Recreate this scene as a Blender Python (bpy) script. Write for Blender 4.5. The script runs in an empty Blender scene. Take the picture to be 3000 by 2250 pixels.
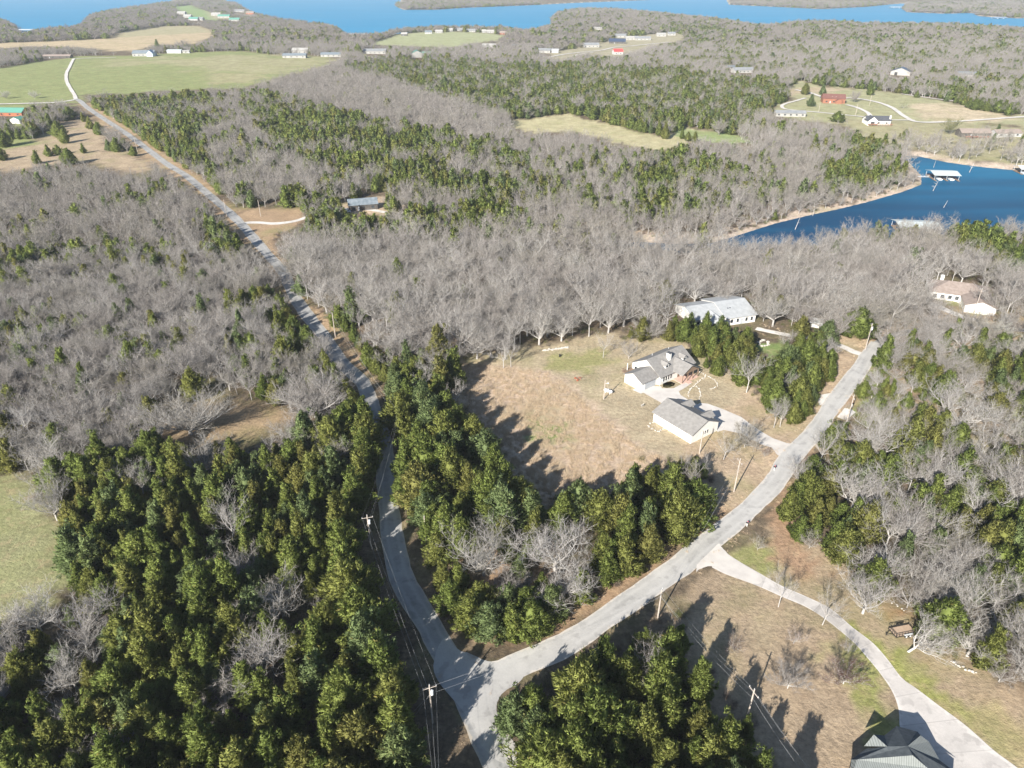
import bpy, bmesh, math, random
import numpy as np
from mathutils import Vector, Matrix
random.seed(7); rng = np.random.default_rng(11)
SC = bpy.context.scene; COL = SC.collection
# ------------------------------------------------------------------ camera, sky, sun, exposure
CAMH, PITCH, FPX = 110.0, math.radians(30.0), 2080.0
cd = bpy.data.cameras.new('camera'); cam = bpy.data.objects.new('camera', cd); COL.objects.link(cam)
cam.location = (0, 0, CAMH); cam.rotation_euler = (math.pi/2-PITCH, 0, 0)
cd.sensor_width = 36; cd.lens = 36*FPX/3000; cd.clip_start = 1; cd.clip_end = 40000
SC.camera = cam
SUN_AZ, SUN_EL = math.radians(31.5), math.radians(28.5)   # shadows fall toward SUN_AZ measured from +Y to +X
w = bpy.data.worlds.new('World'); SC.world = w; w.use_nodes = True
nt = w.node_tree; bg = nt.nodes['Background']; sk = nt.nodes.new('ShaderNodeTexSky')
sk.sky_type = 'NISHITA'; sk.sun_disc = False; sk.sun_elevation = SUN_EL; sk.sun_rotation = SUN_AZ+math.pi
sk.air_density = 1.0; sk.dust_density = 0.4; sk.ozone_density = 1.5
nt.links.new(sk.outputs[0], bg.inputs[0]); bg.inputs[1].default_value = 0.066
sd = bpy.data.lights.new('sun', 'SUN'); sd.energy = 5.0; sd.angle = math.radians(0.5); sd.color = (1, 0.94, 0.85)
sun = bpy.data.objects.new('sun', sd); COL.objects.link(sun)
SDIR = Vector((math.sin(SUN_AZ)*math.cos(SUN_EL), math.cos(SUN_AZ)*math.cos(SUN_EL), -math.sin(SUN_EL)))
sun.rotation_euler = SDIR.to_track_quat('-Z', 'Y').to_euler()
SC.view_settings.view_transform = 'Standard'; SC.view_settings.look = 'None'
SC.view_settings.exposure = 1.15; SC.view_settings.gamma = 1
SC.cycles.max_bounces = 5; SC.cycles.diffuse_bounces = 3; SC.cycles.glossy_bounces = 2; SC.cycles.transparent_max_bounces = 6
SC.cycles.volume_bounces = 0; SC.cycles.transmission_bounces = 2
# ------------------------------------------------------------------ helpers
def tag(o, label=None, cat=None, group=None, kind=None):
    for k, v in (('label', label), ('category', cat), ('group', group), ('kind', kind)):
        if v: o[k] = v
    return o
def empty(name, loc=(0, 0, 0), rz=0.0):
    o = bpy.data.objects.new(name, None); COL.objects.link(o); o.location = loc; o.rotation_euler = (0, 0, rz); o.empty_display_size = .5
    return o
def mesh_obj(name, verts, faces, mat=None, parent=None, smooth=False, loc=None):
    me = bpy.data.meshes.new(name); me.from_pydata([tuple(v) for v in verts], [], [tuple(f) for f in faces]); me.update()
    if smooth: me.polygons.foreach_set('use_smooth', [True]*len(me.polygons))
    for m in (mat if isinstance(mat, (list, tuple)) else [mat]):
        if m: me.materials.append(m)
    o = bpy.data.objects.new(name, me); COL.objects.link(o)
    if parent: o.parent = parent
    if loc: o.location = loc
    return o
class MB:
    def __init__(s): s.v = []; s.f = []; s.mi = []
    def add(s, vs, fs, mi=0):
        n = len(s.v); s.v += [tuple(v) for v in vs]; s.f += [tuple(i+n for i in f) for f in fs]; s.mi += [mi]*len(fs)
    def box(s, x0, x1, y0, y1, z0, z1, mi=0):
        s.add([(x0,y0,z0),(x1,y0,z0),(x1,y1,z0),(x0,y1,z0),(x0,y0,z1),(x1,y0,z1),(x1,y1,z1),(x0,y1,z1)],
              [(0,3,2,1),(4,5,6,7),(0,1,5,4),(1,2,6,5),(2,3,7,6),(3,0,4,7)], mi)
    def bar(s, a, b, r, r2=None, n=6, mi=0):
        a = Vector(a); b = Vector(b); d = b-a
        if d.length < 1e-6: return
        if r2 is None: r2 = r
        q = d.to_track_quat('Z', 'Y'); vs = []
        for p, rr in ((a, r), (b, r2)):
            for k in range(n):
                t = 2*math.pi*k/n; vs.append(p + q @ Vector((math.cos(t)*rr, math.sin(t)*rr, 0)))
        s.add(vs, [(k, (k+1) % n, n+(k+1) % n, n+k) for k in range(n)]+[tuple(range(n-1, -1, -1)), tuple(range(n, 2*n))], mi)
    def build(s, name, mat, parent=None, **k):
        o = mesh_obj(name, s.v, s.f, mat, parent, **k)
        if any(s.mi): o.data.polygons.foreach_set('material_index', s.mi)
        return o
# ------------------------------------------------------------------ materials
def newmat(name):
    m = bpy.data.materials.new(name); m.use_nodes = True; return m, m.node_tree, m.node_tree.nodes['Principled BSDF']
def noisy(name, c1, c2, scale=1.0, rough=.9, detail=4, spec=.2, c3=None, scale2=None, obj=True, metallic=0):
    m, t, b = newmat(name); N = t.nodes; L = t.links
    tc = N.new('ShaderNodeTexCoord') if obj else N.new('ShaderNodeNewGeometry')
    no = N.new('ShaderNodeTexNoise'); no.inputs['Scale'].default_value = scale; no.inputs['Detail'].default_value = detail
    L.new(tc.outputs['Object'] if obj else tc.outputs['Position'], no.inputs['Vector'])
    r = N.new('ShaderNodeValToRGB'); r.color_ramp.elements[0].position = .3; r.color_ramp.elements[1].position = .7
    r.color_ramp.elements[0].color = (*c1, 1); r.color_ramp.elements[1].color = (*c2, 1)
    L.new(no.outputs[0], r.inputs[0]); out = r.outputs[0]
    if c3:
        n2 = N.new('ShaderNodeTexNoise'); n2.inputs['Scale'].default_value = scale2; n2.inputs['Detail'].default_value = 3
        L.new(tc.outputs['Object'] if obj else tc.outputs['Position'], n2.inputs['Vector'])
        r2 = N.new('ShaderNodeValToRGB'); r2.color_ramp.elements[0].position = .45; r2.color_ramp.elements[1].position = .65
        mx = N.new('ShaderNodeMix'); mx.data_type = 'RGBA'
        L.new(n2.outputs[0], r2.inputs[0]); L.new(r2.outputs[0], mx.inputs[0]); L.new(out, mx.inputs[6]); mx.inputs[7].default_value = (*c3, 1)
        out = mx.outputs[2]
    L.new(out, b.inputs['Base Color']); b.inputs['Roughness'].default_value = rough; b.inputs['Specular IOR Level'].default_value = spec
    b.inputs['Metallic'].default_value = metallic
    return m
def striped(name, c1, c2, period=.4, rough=.5, spec=.3, axis=0):
    m, t, b = newmat(name); N = t.nodes; L = t.links
    tc = N.new('ShaderNodeTexCoord'); wv = N.new('ShaderNodeTexWave'); wv.bands_direction = 'XYZ'[axis]
    wv.inputs['Scale'].default_value = 1/period*.314*1.0; wv.inputs['Distortion'].default_value = 0
    L.new(tc.outputs['Object'], wv.inputs['Vector'])
    r = N.new('ShaderNodeValToRGB'); r.color_ramp.elements[0].position = .1; r.color_ramp.elements[1].position = .35
    r.color_ramp.elements[0].color = (*c1, 1); r.color_ramp.elements[1].color = (*c2, 1); L.new(wv.outputs[0], r.inputs[0])
    no = N.new('ShaderNodeTexNoise'); no.inputs['Scale'].default_value = 1.3; L.new(tc.outputs['Object'], no.inputs['Vector'])
    mp = N.new('ShaderNodeMapRange'); mp.inputs['To Min'].default_value = .8; mp.inputs['To Max'].default_value = 1.15; L.new(no.outputs[0], mp.inputs[0])
    mx = N.new('ShaderNodeMix'); mx.data_type = 'RGBA'; mx.blend_type = 'MULTIPLY'; mx.inputs[0].default_value = 1
    L.new(r.outputs[0], mx.inputs[6]); L.new(mp.outputs[0], mx.inputs[7]); L.new(mx.outputs[2], b.inputs['Base Color'])
    b.inputs['Roughness'].default_value = rough; b.inputs['Specular IOR Level'].default_value = spec
    return m
M = {}
M['white'] = noisy('white_siding', (.66,.65,.62), (.74,.73,.70), .6, .6)
M['cream'] = noisy('cream_siding', (.58,.54,.46), (.66,.61,.52), .6, .7)
M['grey_wall'] = noisy('grey_siding', (.38,.38,.38), (.46,.46,.45), .6, .7)
M['blue_wall'] = noisy('pale_blue_siding', (.42,.52,.60), (.50,.60,.68), .5, .6)
M['brick'] = noisy('red_brick', (.30,.11,.06), (.40,.16,.09), 1.5, .85)
M['log'] = striped('red_cedar_logs', (.16,.07,.045), (.30,.13,.08), .35, .6, .3, 2)
M['dark_wall'] = noisy('dark_siding', (.07,.065,.06), (.12,.11,.10), .8, .8)
M['shingle_grey'] = noisy('grey_shingles', (.195,.187,.178), (.265,.255,.242), 1.2, .95, 6, .1)
M['shingle_pale'] = noisy('pale_grey_shingles', (.31,.325,.335), (.39,.405,.415), .8, .9, 6, .1)
M['shingle_brown'] = noisy('brown_shingles', (.23,.185,.16), (.31,.26,.23), 1.0, .95, 6, .1)
M['shingle_dark'] = noisy('charcoal_shingles', (.055,.06,.07), (.10,.105,.12), 1.0, .9, 6, .2)
M['roof_red'] = noisy('maroon_shingles', (.14,.065,.055), (.19,.095,.08), .8, .8)
M['roof_bright_red'] = noisy('bright_red_metal', (.52,.05,.05), (.6,.08,.08), .8, .5)
M['roof_green'] = striped('green_metal_roof', (.07,.22,.17), (.12,.32,.25), .6, .5, .4)
M['roof_blue'] = noisy('blue_grey_metal', (.28,.36,.46), (.36,.44,.54), .5, .5)
M['roof_metal'] = striped('galvanised_roof', (.36,.40,.40), (.50,.55,.55), .6, .5, .4)
M['roof_lit_tone'] = striped('striped_roof_lit_tone', (.12,.132,.13), (.205,.222,.216), .32, .6, .3)  # corner house roof with sunlight put into the colour, for slopes facing the sun
M['roof_shade_tone'] = noisy('roof_face_shade_tone', (.060,.070,.078), (.105,.118,.125), 1.6, .9, 6, .2)  # the same roof with shade put into the colour, for slopes turned away
M['roof_solar'] = noisy('dark_blue_panels', (.035,.05,.09), (.05,.07,.12), .8, .35, 3, .5)
M['roof_white'] = noisy('white_metal', (.50,.52,.53), (.60,.62,.62), .5, .5)
M['far_white'] = noisy('far_white_siding', (.30,.30,.285), (.38,.37,.35), .3, .8)
M['far_roof'] = noisy('far_grey_roof', (.19,.20,.21), (.26,.27,.28), .3, .8)
M['roof_old_metal'] = noisy('weathered_blue_grey_metal', (.12,.15,.175), (.22,.25,.275), .6, .6)
M['glass'] = noisy('window_glass', (.02,.025,.03), (.05,.06,.07), .3, .15, 2, .5)
M['door_grey'] = noisy('grey_door', (.34,.36,.38), (.42,.44,.46), .5, .6)
M['wood'] = noisy('weathered_wood', (.16,.11,.08), (.26,.19,.14), 1.5, .85)
M['deck'] = noisy('red_brown_deck', (.30,.13,.09), (.38,.19,.13), 1.0, .85)
M['brickwalk'] = noisy('pink_brick_paving', (.50,.33,.27), (.60,.42,.35), 2.0, .9)
M['pole'] = noisy('grey_pole_wood', (.34,.29,.25), (.47,.42,.37), 2, .85)
M['steel'] = noisy('pale_metal', (.5,.52,.54), (.65,.67,.68), 2, .4, 3, .5)
M['black'] = noisy('black_steel', (.012,.012,.012), (.035,.034,.032), 2, .5, 3, .4)
M['stone'] = noisy('pale_limestone', (.34,.32,.29), (.50,.48,.44), 3, .9)
M['tyre'] = noisy('tyre_rubber', (.015,.015,.015), (.03,.03,.03), 4, .8)
M['wire'] = noisy('aluminium_cable', (.30,.30,.30), (.42,.42,.42), 1, .5)
M['blue_paint'] = noisy('dark_blue_paint', (.03,.05,.10), (.04,.06,.12), 1, .3, 2, .5)
M['white_paint'] = noisy('white_paint', (.75,.76,.78), (.8,.81,.82), 1, .3, 2, .5)
M['concrete_plain'] = noisy('pale_concrete', (.47,.44,.41), (.58,.55,.51), .35, .9, 6, .15, obj=False)
# ------------------------------------------------------------------ pixel <-> ground
def ray(u, v):
    u = np.asarray(u, float); v = np.asarray(v, float); a = (u-1500)/FPX; b = (v-1125)/FPX
    return a, math.cos(PITCH)-b*math.sin(PITCH), -math.sin(PITCH)-b*math.cos(PITCH)
def at(u, v, z=0.0):
    dx, dy, dz = ray(u, v); t = (z-CAMH)/dz
    return np.stack([dx*t, dy*t], -1)
def proj(x, y, z):
    f = y*math.cos(PITCH)-(z-CAMH)*math.sin(PITCH); up = y*math.sin(PITCH)+(z-CAMH)*math.cos(PITCH); f = np.maximum(f, 1e-3)
    return 1500+x/f*FPX, 1125-up/f*FPX
def inpoly(px, py, poly):
    px = np.asarray(px); py = np.asarray(py); r = np.zeros(px.shape, bool); p = np.asarray(poly, float); x0, y0 = p[:,0].min(), p[:,1].min(); x1, y1 = p[:,0].max(), p[:,1].max()
    m = (px >= x0)&(px <= x1)&(py >= y0)&(py <= y1)
    if not m.any(): return r
    qx = px[m]; qy = py[m]; c = np.zeros(qx.shape, bool); n = len(p)
    for i in range(n):
        ax, ay = p[i]; bx, by = p[(i+1) % n]
        if ay == by: continue
        k = ((ay > qy) != (by > qy)) & (qx < (bx-ax)*(qy-ay)/(by-ay)+ax); c ^= k
    r[m] = c; return r
def sdist(x, y, poly, reach):
    """signed distance, positive inside; clipped to +-reach"""
    p = np.asarray(poly, float); d = np.full(x.shape, reach, float)
    m = (x >= p[:,0].min()-reach)&(x <= p[:,0].max()+reach)&(y >= p[:,1].min()-reach)&(y <= p[:,1].max()+reach)
    out = np.full(x.shape, -reach, float)
    if not m.any(): return out
    qx = x[m]; qy = y[m]; dd = np.full(qx.shape, reach, float); n = len(p)
    for i in range(n):
        ax, ay = p[i]; bx, by = p[(i+1) % n]; ex, ey = bx-ax, by-ay; l2 = ex*ex+ey*ey+1e-9
        t = np.clip(((qx-ax)*ex+(qy-ay)*ey)/l2, 0, 1); dd = np.minimum(dd, np.hypot(qx-ax-t*ex, qy-ay-t*ey))
    ins = inpoly(qx, qy, p); out[m] = np.where(ins, dd, -dd); return out
def ss(a, b, x): t = np.clip((x-a)/(b-a), 0, 1); return t*t*(3-2*t)
_nz = [(rng.normal(size=2), rng.uniform(0, 6.28)) for _ in range(24)]
def wob(x, y, L):
    s = 0
    for k, (d, p) in enumerate(_nz): s = s+np.sin((x*d[0]+y*d[1])*2*math.pi/L*(.5+.09*k)+p)
    return s/math.sqrt(12)/1.4
ZW = -2.0
WATER_PX = {
 'cove': [(1859,709),(2000,716),(2090,711),(2158,691),(2271,655),(2384,628),(2452,614),(2542,592),(2646,562),(2700,541),(2700,515),(2668,480),(2642,457),(2687,457),(2769,475),(2859,488),(3000,502),(3350,540),(3600,640),(3300,700),(3000,700),(2700,700),(2400,720),(2200,745),(2000,740),(1880,728),(1830,716)],
 'west': [(-700,-40),(540,-40),(545,-10),(500,2),(475,14),(430,22),(339,36),(271,50),(250,62),(240,76),(217,92),(158,94),(90,106),(62,110),(52,100),(48,82),(20,64),(-60,55),(-700,50)],
 'main': [(585,-40),(640,-12),(696,18),(712,28),(746,46),(814,64),(904,76),(972,84),(1000,98),(1009,114),(1068,116),(1113,110),(1158,100),(1226,93),(1280,89),(1452,92),(1533,100),(1577,94),(1619,82),(1617,60),(1633,44),(1678,34),(1768,32),(1859,40),(2000,54),(2135,68),(2217,84),(2253,84),(2316,74),(2407,70),(2542,78),(2678,78),(2814,82),(2949,91),(3000,95),(3700,120),(3700,66),(3000,54),(2927,52),(2870,48),(2854,43),(2859,38),(2769,40),(2656,36),(2644,27),(2664,9),(2600,14),(2542,20),(2407,27),(2226,18),(2136,14),(2131,7),(2110,-40),(1960,-40),(1904,0),(1678,9),(1542,16),(1362,23),(1271,29),(1181,29),(1158,18),(1172,5),(1185,-40)]}
WATER = {k: at([p[0] for p in v], [p[1] for p in v], ZW) for k, v in WATER_PX.items()}
def waterdist(x, y):
    x = np.asarray(x, float); y = np.asarray(y, float); d = np.full(x.shape, -120.0)
    for p in WATER.values(): d = np.maximum(d, sdist(x, y, p, 120.0))
    return d
def relief(x, y):
    r = np.hypot(x, y); return ss(420, 1000, r)*(4.5*np.sin(x/230+.8)*np.sin(y/290+.4)+3.0)
def height(x, y):
    x = np.asarray(x, float); y = np.asarray(y, float); d = waterdist(x, y)
    land = relief(x, y)*ss(8, 110, -d)
    bank = np.where(d < 0, -2.0*(1-np.clip(-d/12, 0, 1))**1.3, -2.0-np.clip(d*.3, 0, 5))
    return land+bank
def gnd(u, v, it=3):
    p = at(u, v, 0.0); z = 0
    for _ in range(it):
        z = height(np.atleast_1d(p[..., 0]), np.atleast_1d(p[..., 1])); z = z.reshape(p[..., 0].shape); p = at(u, v, z)
    return p, z
def W3(u, v): p, z = gnd(float(u), float(v)); return Vector((float(p[0]), float(p[1]), float(z)))
def wpoly(px): p, z = gnd([q[0] for q in px], [q[1] for q in px]); return p
def catmull(P, step):
    P = np.asarray(P, float); out = []
    E = np.vstack([2*P[0]-P[1], P, 2*P[-1]-P[-2]])
    for i in range(1, len(E)-2):
        n = max(2, int(np.linalg.norm(E[i+1]-E[i])/step))
        for k in range(n):
            t = k/n; out.append(.5*((2*E[i])+(-E[i-1]+E[i+1])*t+(2*E[i-1]-5*E[i]+4*E[i+1]-E[i+2])*t*t+(-E[i-1]+3*E[i]-3*E[i+1]+E[i+2])*t**3))
    out.append(P[-1]); return np.array(out)
# ------------------------------------------------------------------ roads (pixel centre lines, widths in metres)
ROADA = [(1560,2560),(1510,2360),(1462,2240),(1405,2120),(1345,1990),(1290,1890),(1232,1790),(1176,1690),(1150,1572),(1134,1436),(1128,1346),(1110,1256),(1092,1201),(1061,1120),(1000,1062),(949,985),(906,931),(862,867),(828,795),(780,741),(722,673),(690,640),(658,610),(610,569),(545,515),(488,480),(415,425),(365,389),(310,353),(262,321),(235,298),(222,291)]
ROADB = [(1345,1960),(1440,1975),(1540,1940),(1660,1885),(1790,1800),(1900,1722),(2009,1644),(2090,1577),(2172,1511),(2267,1418),(2316,1342),(2389,1262),(2440,1185),(2490,1120),(2520,1080),(2546,1040),(2575,1006)]
DRIVEC_UP = [(2108,1604),(2149,1635),(2226,1680),(2289,1716),(2362,1748),(2434,1784),(2497,1838),(2556,1883),(2601,1933),(2642,1987),(2687,2019),(2746,2064),(2832,2128),(2913,2200),(2981,2250),(3100,2350),(3200,2480)]
DRIVEC_LO = [(2018,1690),(2045,1668),(2085,1662),(2127,1683),(2217,1716),(2294,1750),(2362,1779),(2420,1816),(2497,1879),(2542,1929),(2579,1974),(2615,2028),(2633,2082),(2637,2140),(2660,2230),(2760,2330),(2900,2480)]
LANES = [ # name,label,px,width,mat
 ('gravel_road','pale gravel road crossing the upper left field edge',[(-260,318),(-60,309),(0,306),(80,304),(167,301),(222,293)],4.5,'gravel'),
 ('farm_lane','white gravel lane curving up through the green field',[(222,291),(219,280),(210,266),(203,254),(196,240),(194,226),(196,212),(203,199),(209,186),(216,173)],3.6,'gravel'),
 ('field_driveway','short white driveway along the top of the green field',[(216,173),(260,171),(300,170),(340,169)],3.5,'gravel'),
 ('house_driveway','white gravel driveway off the left road to the wooded house',[(706,655),(730,652),(760,652),(800,655),(845,651),(880,643),(915,630),(960,616),(1010,612),(1080,614),(1130,622)],3.6,'gravel'),
 ('neighbour_driveway','pale gravel drive leading off beside the power pole',[(2530,1040),(2500,1030),(2475,1018),(2448,1008),(2400,990),(2330,985),(2290,978),(2240,968),(2215,962)],3.0,'gravel'),
 ('upper_lane','white gravel lane curving past the red log house',[(2330,264),(2370,272),(2400,282),(2440,292),(2490,288),(2560,298),(2610,315),(2650,342),(2690,358),(2790,357),(2900,350),(2985,344),(3100,338)],4.5,'gravel'),
 ('loop_drive','white driveway looping around the lawn of the red log house',[(2360,288),(2325,298),(2300,305),(2290,312),(2300,320),(2340,325),(2400,330),(2460,336),(2520,342),(2600,351),(2680,353)],3.2,'gravel'),
 ('lower_spur','pale drive from the red log house to the white lake house',[(2480,308),(2510,316),(2540,330),(2550,342)],4,'gravel'),
 ('hill_lane','pale lane beside the white houses on the far hill',[(1600,170),(1650,160),(1700,154),(1760,148),(1800,139),(1840,136),(1900,130),(1960,124)],5,'gravel'),
 ('hill_branch','pale lane branching down toward the cedars on the far hill',[(1680,165),(1705,158),(1740,154)],4,'gravel'),
 ('mid_lane','pale gravel lane past the white barn in the middle distance',[(1000,152),(1040,166),(1075,176),(1060,190),(1045,200)],4,'gravel'),
 ('ridge_lane','grey lane along the far edge of the upper right meadow',[(2640,276),(2700,285),(2760,293),(2830,300),(2900,305),(3050,312)],3.5,'gravel'),
 ('back_road','narrow grey road winding away behind the trees at far right',[(2570,1008),(2620,983),(2690,968),(2760,958),(2850,953),(2960,962),(3100,985)],3.4,'asphalt'),
 ('right_driveway','white gravel driveway reaching the right hand house',[(2904,958),(2860,940),(2820,928),(2780,912),(2746,897),(2700,880),(2650,862)],3.6,'gravel')]
# visible open ground in the photograph: no tree may stand on or hide it
OPEN = {
 'field_left': [(-400,1380),(0,1395),(70,1388),(131,1436),(150,1482),(180,1550),(200,1640),(217,1710),(150,1752),(100,1790),(0,1830),(-400,1900)],
 'glade': [(445,1190),(500,1180),(640,1160),(690,1175),(830,1185),(880,1225),(790,1280),(725,1300),(640,1292),(560,1310),(480,1280)],
 'corrA': [(1253,2600),(1253,2250),(1244,2132),(1167,2055),(1113,1879),(1081,1802),(1045,1748),(1030,1680),(1030,1560),(1050,1482),(1070,1409),(1093,1337),(1090,1278),(1070,1215),(1050,1165),(1010,1085),(985,1020),(949,976),(904,949),(859,922),(836,876),(796,800),(768,765),(730,745),(723,709),(690,668),(646,636),(600,575),(500,508),(430,455),(370,405),(310,362),(225,310),(220,292),(250,292),(290,322),(370,372),(440,420),(530,486),(590,530),(640,560),(696,612),(790,606),(886,614),(900,640),(872,664),(800,690),(832,763),(845,831),(886,876),(931,917),(985,955),(1027,994),(1068,1048),(1108,1120),(1150,1170),(1174,1230),(1181,1323),(1176,1373),(1165,1445),(1194,1504),(1253,1545),(1253,1590),(1300,1640),(1312,1680),(1289,1739),(1289,1770),(1316,1816),(1375,1852),(1452,1874),(1561,1879),(1588,1829),(1642,1793),(1732,1757),(1814,1716),(1872,1680),(1931,1631),(2000,1590),(2068,1513),(2097,1445),(2097,1380),(2150,1300),(2270,1240),(2371,1247),(2395,1190),(2400,1150),(2430,1110),(2448,1050),(2440,1000),(2470,985),(2565,975),(2575,1000),(2570,1012),(2547,1053),(2533,1110),(2520,1170),(2485,1228),(2440,1238),(2407,1292),(2371,1332),(2316,1364),(2312,1396),(2290,1450),(2289,1520),(2312,1563),(2339,1590),(2371,1600),(2420,1560),(2434,1635),(2475,1680),(2497,1715),(2560,1760),(2640,1765),(2669,1815),(2700,1880),(2790,1925),(2873,1951),(2904,1987),(2958,2028),(3000,2055),(3400,2200),(3400,2700),(2500,2700),(2440,2420),(2316,2250),(2312,2191),(2235,2100),(2194,2042),(2095,1965),(2081,1897),(2018,1852),(1985,1790),(1940,1800),(1895,1815),(1814,1862),(1760,1898),(1669,1943),(1600,1960),(1542,1975),(1520,2015),(1461,2033),(1457,2096),(1500,2150),(1542,2186),(1600,2400),(1640,2600)],
 'clearing': [(1335,1095),(1316,1062),(1384,1057),(1475,1058),(1542,1042),(1588,1026),(1640,1017),(1687,994),(1746,985),(1800,990),(1850,1000),(1913,1003),(2000,1000),(2053,1080),(2103,1104),(2157,1135),(2179,1158),(2213,1175),(2240,1200),(2271,1247),(2300,1290),(2250,1370),(2150,1450),(2081,1346),(2045,1332),(2000,1341),(1949,1342),(1895,1337),(1850,1355),(1827,1396),(1787,1414),(1769,1436),(1741,1427),(1696,1409),(1665,1396),(1633,1409),(1601,1450),(1574,1409),(1542,1418),(1511,1387),(1488,1342),(1461,1301),(1434,1265),(1407,1228),(1384,1197),(1350,1195),(1335,1150)],
 'brownleft': [(0,407),(100,412),(203,350),(253,344),(316,384),(316,430),(370,443),(407,457),(443,484),(452,505),(362,511),(253,475),(130,480),(60,500),(0,500),(-300,480),(-300,420)],
 'greenfield': [(-400,215),(0,201),(81,185),(150,176),(194,172),(217,165),(384,163),(488,156),(705,149),(814,163),(972,167),(967,190),(881,212),(791,235),(723,258),(588,262),(429,267),(407,276),(253,276),(249,294),(225,312),(170,300),(81,312),(0,316),(-400,322)],
 'beigehill': [(316,113),(344,97),(479,77),(583,75),(633,95),(624,108),(565,131),(452,131),(407,149),(316,149),(249,140),(136,136),(0,142),(-200,142),(-200,126),(0,127),(226,118)],
 'strip': [(505,20),(560,15),(600,30),(640,48),(640,62),(600,58),(560,46),(520,30)],
 'midfield': [(1158,102),(1226,95),(1407,95),(1484,104),(1452,118),(1316,140),(1181,136),(1077,131)],
 'centrefield': [(1488,353),(1556,348),(1665,332),(1741,353),(1814,371),(1882,389),(1949,402),(2000,380),(2000,371),(2090,384),(2163,402),(2271,425),(2217,427),(2149,418),(2068,413),(2000,424),(1960,436),(1927,438),(1859,429),(1769,407),(1678,385),(1565,389),(1493,375)],
 'meadow': [(2312,244),(2344,235),(2407,253),(2475,258),(2542,262),(2678,280),(2769,298),(2859,316),(2949,339),(3000,335),(3300,330),(3300,385),(3000,371),(2904,362),(2791,375),(2678,375),(2624,384),(2542,389),(2497,371),(2407,357),(2353,353),(2280,339),(2245,325),(2294,298),(2335,289),(2316,267)],
 'covebank': [(1800,684),(1900,696),(2000,705),(2090,702),(2158,684),(2271,646),(2271,660),(2180,712),(2060,722),(1900,722),(1810,706)],
 'covewater': [(2170,700),(2271,655),(2384,628),(2452,614),(2542,592),(2646,562),(2700,541),(2700,515),(2672,485),(2645,459),(2687,457),(2769,475),(2859,488),(3000,502),(3400,540),(3400,640),(3000,648),(2800,648),(2740,652),(2600,650),(2500,662),(2400,685),(2230,712)],
 'lakewest': [(-700,-40),(540,-40),(545,-20),(500,-8),(475,2),(430,8),(339,23),(271,36),(255,50),(245,64),(217,76),(158,72),(90,86),(66,96),(50,84),(40,70),(0,52),(-700,40)],
 'lakemain': [(600,-40),(696,4),(722,14),(746,32),(814,48),(904,58),(972,62),(1000,82),(1009,97),(1068,98),(1113,94),(1158,80),(1226,72),(1280,66),(1452,72),(1533,82),(1577,76),(1612,68),(1612,50),(1633,30),(1678,18),(1768,16),(1859,22),(2000,38),(2135,50),(2217,68),(2253,66),(2316,54),(2407,48),(2542,58),(2678,58),(2814,62),(2949,72),(3000,75),(3400,95),(3400,66),(3000,54),(2854,43),(2769,40),(2656,36),(2600,18),(2407,27),(2226,18),(2136,14),(2100,-40),(1970,-40),(1904,0),(1542,16),(1271,29),(1181,29),(1158,18),(1180,-40)],
 'housegap1': [(985,600),(1130,560),(1135,610),(1110,625),(1020,628)],
 'gardengap': [(2205,965),(2330,965),(2330,990),(2290,1030),(2245,1040),(2215,1010)],
 'hill_houses': [(1575,160),(1700,140),(1830,110),(1960,95),(2010,104),(2000,118),(1900,135),(1860,150),(1800,165),(1700,160),(1640,176)],
 'right_drive': [(2740,870),(2820,905),(2900,945),(2880,960),(2800,925),(2730,895)],
}
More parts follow.
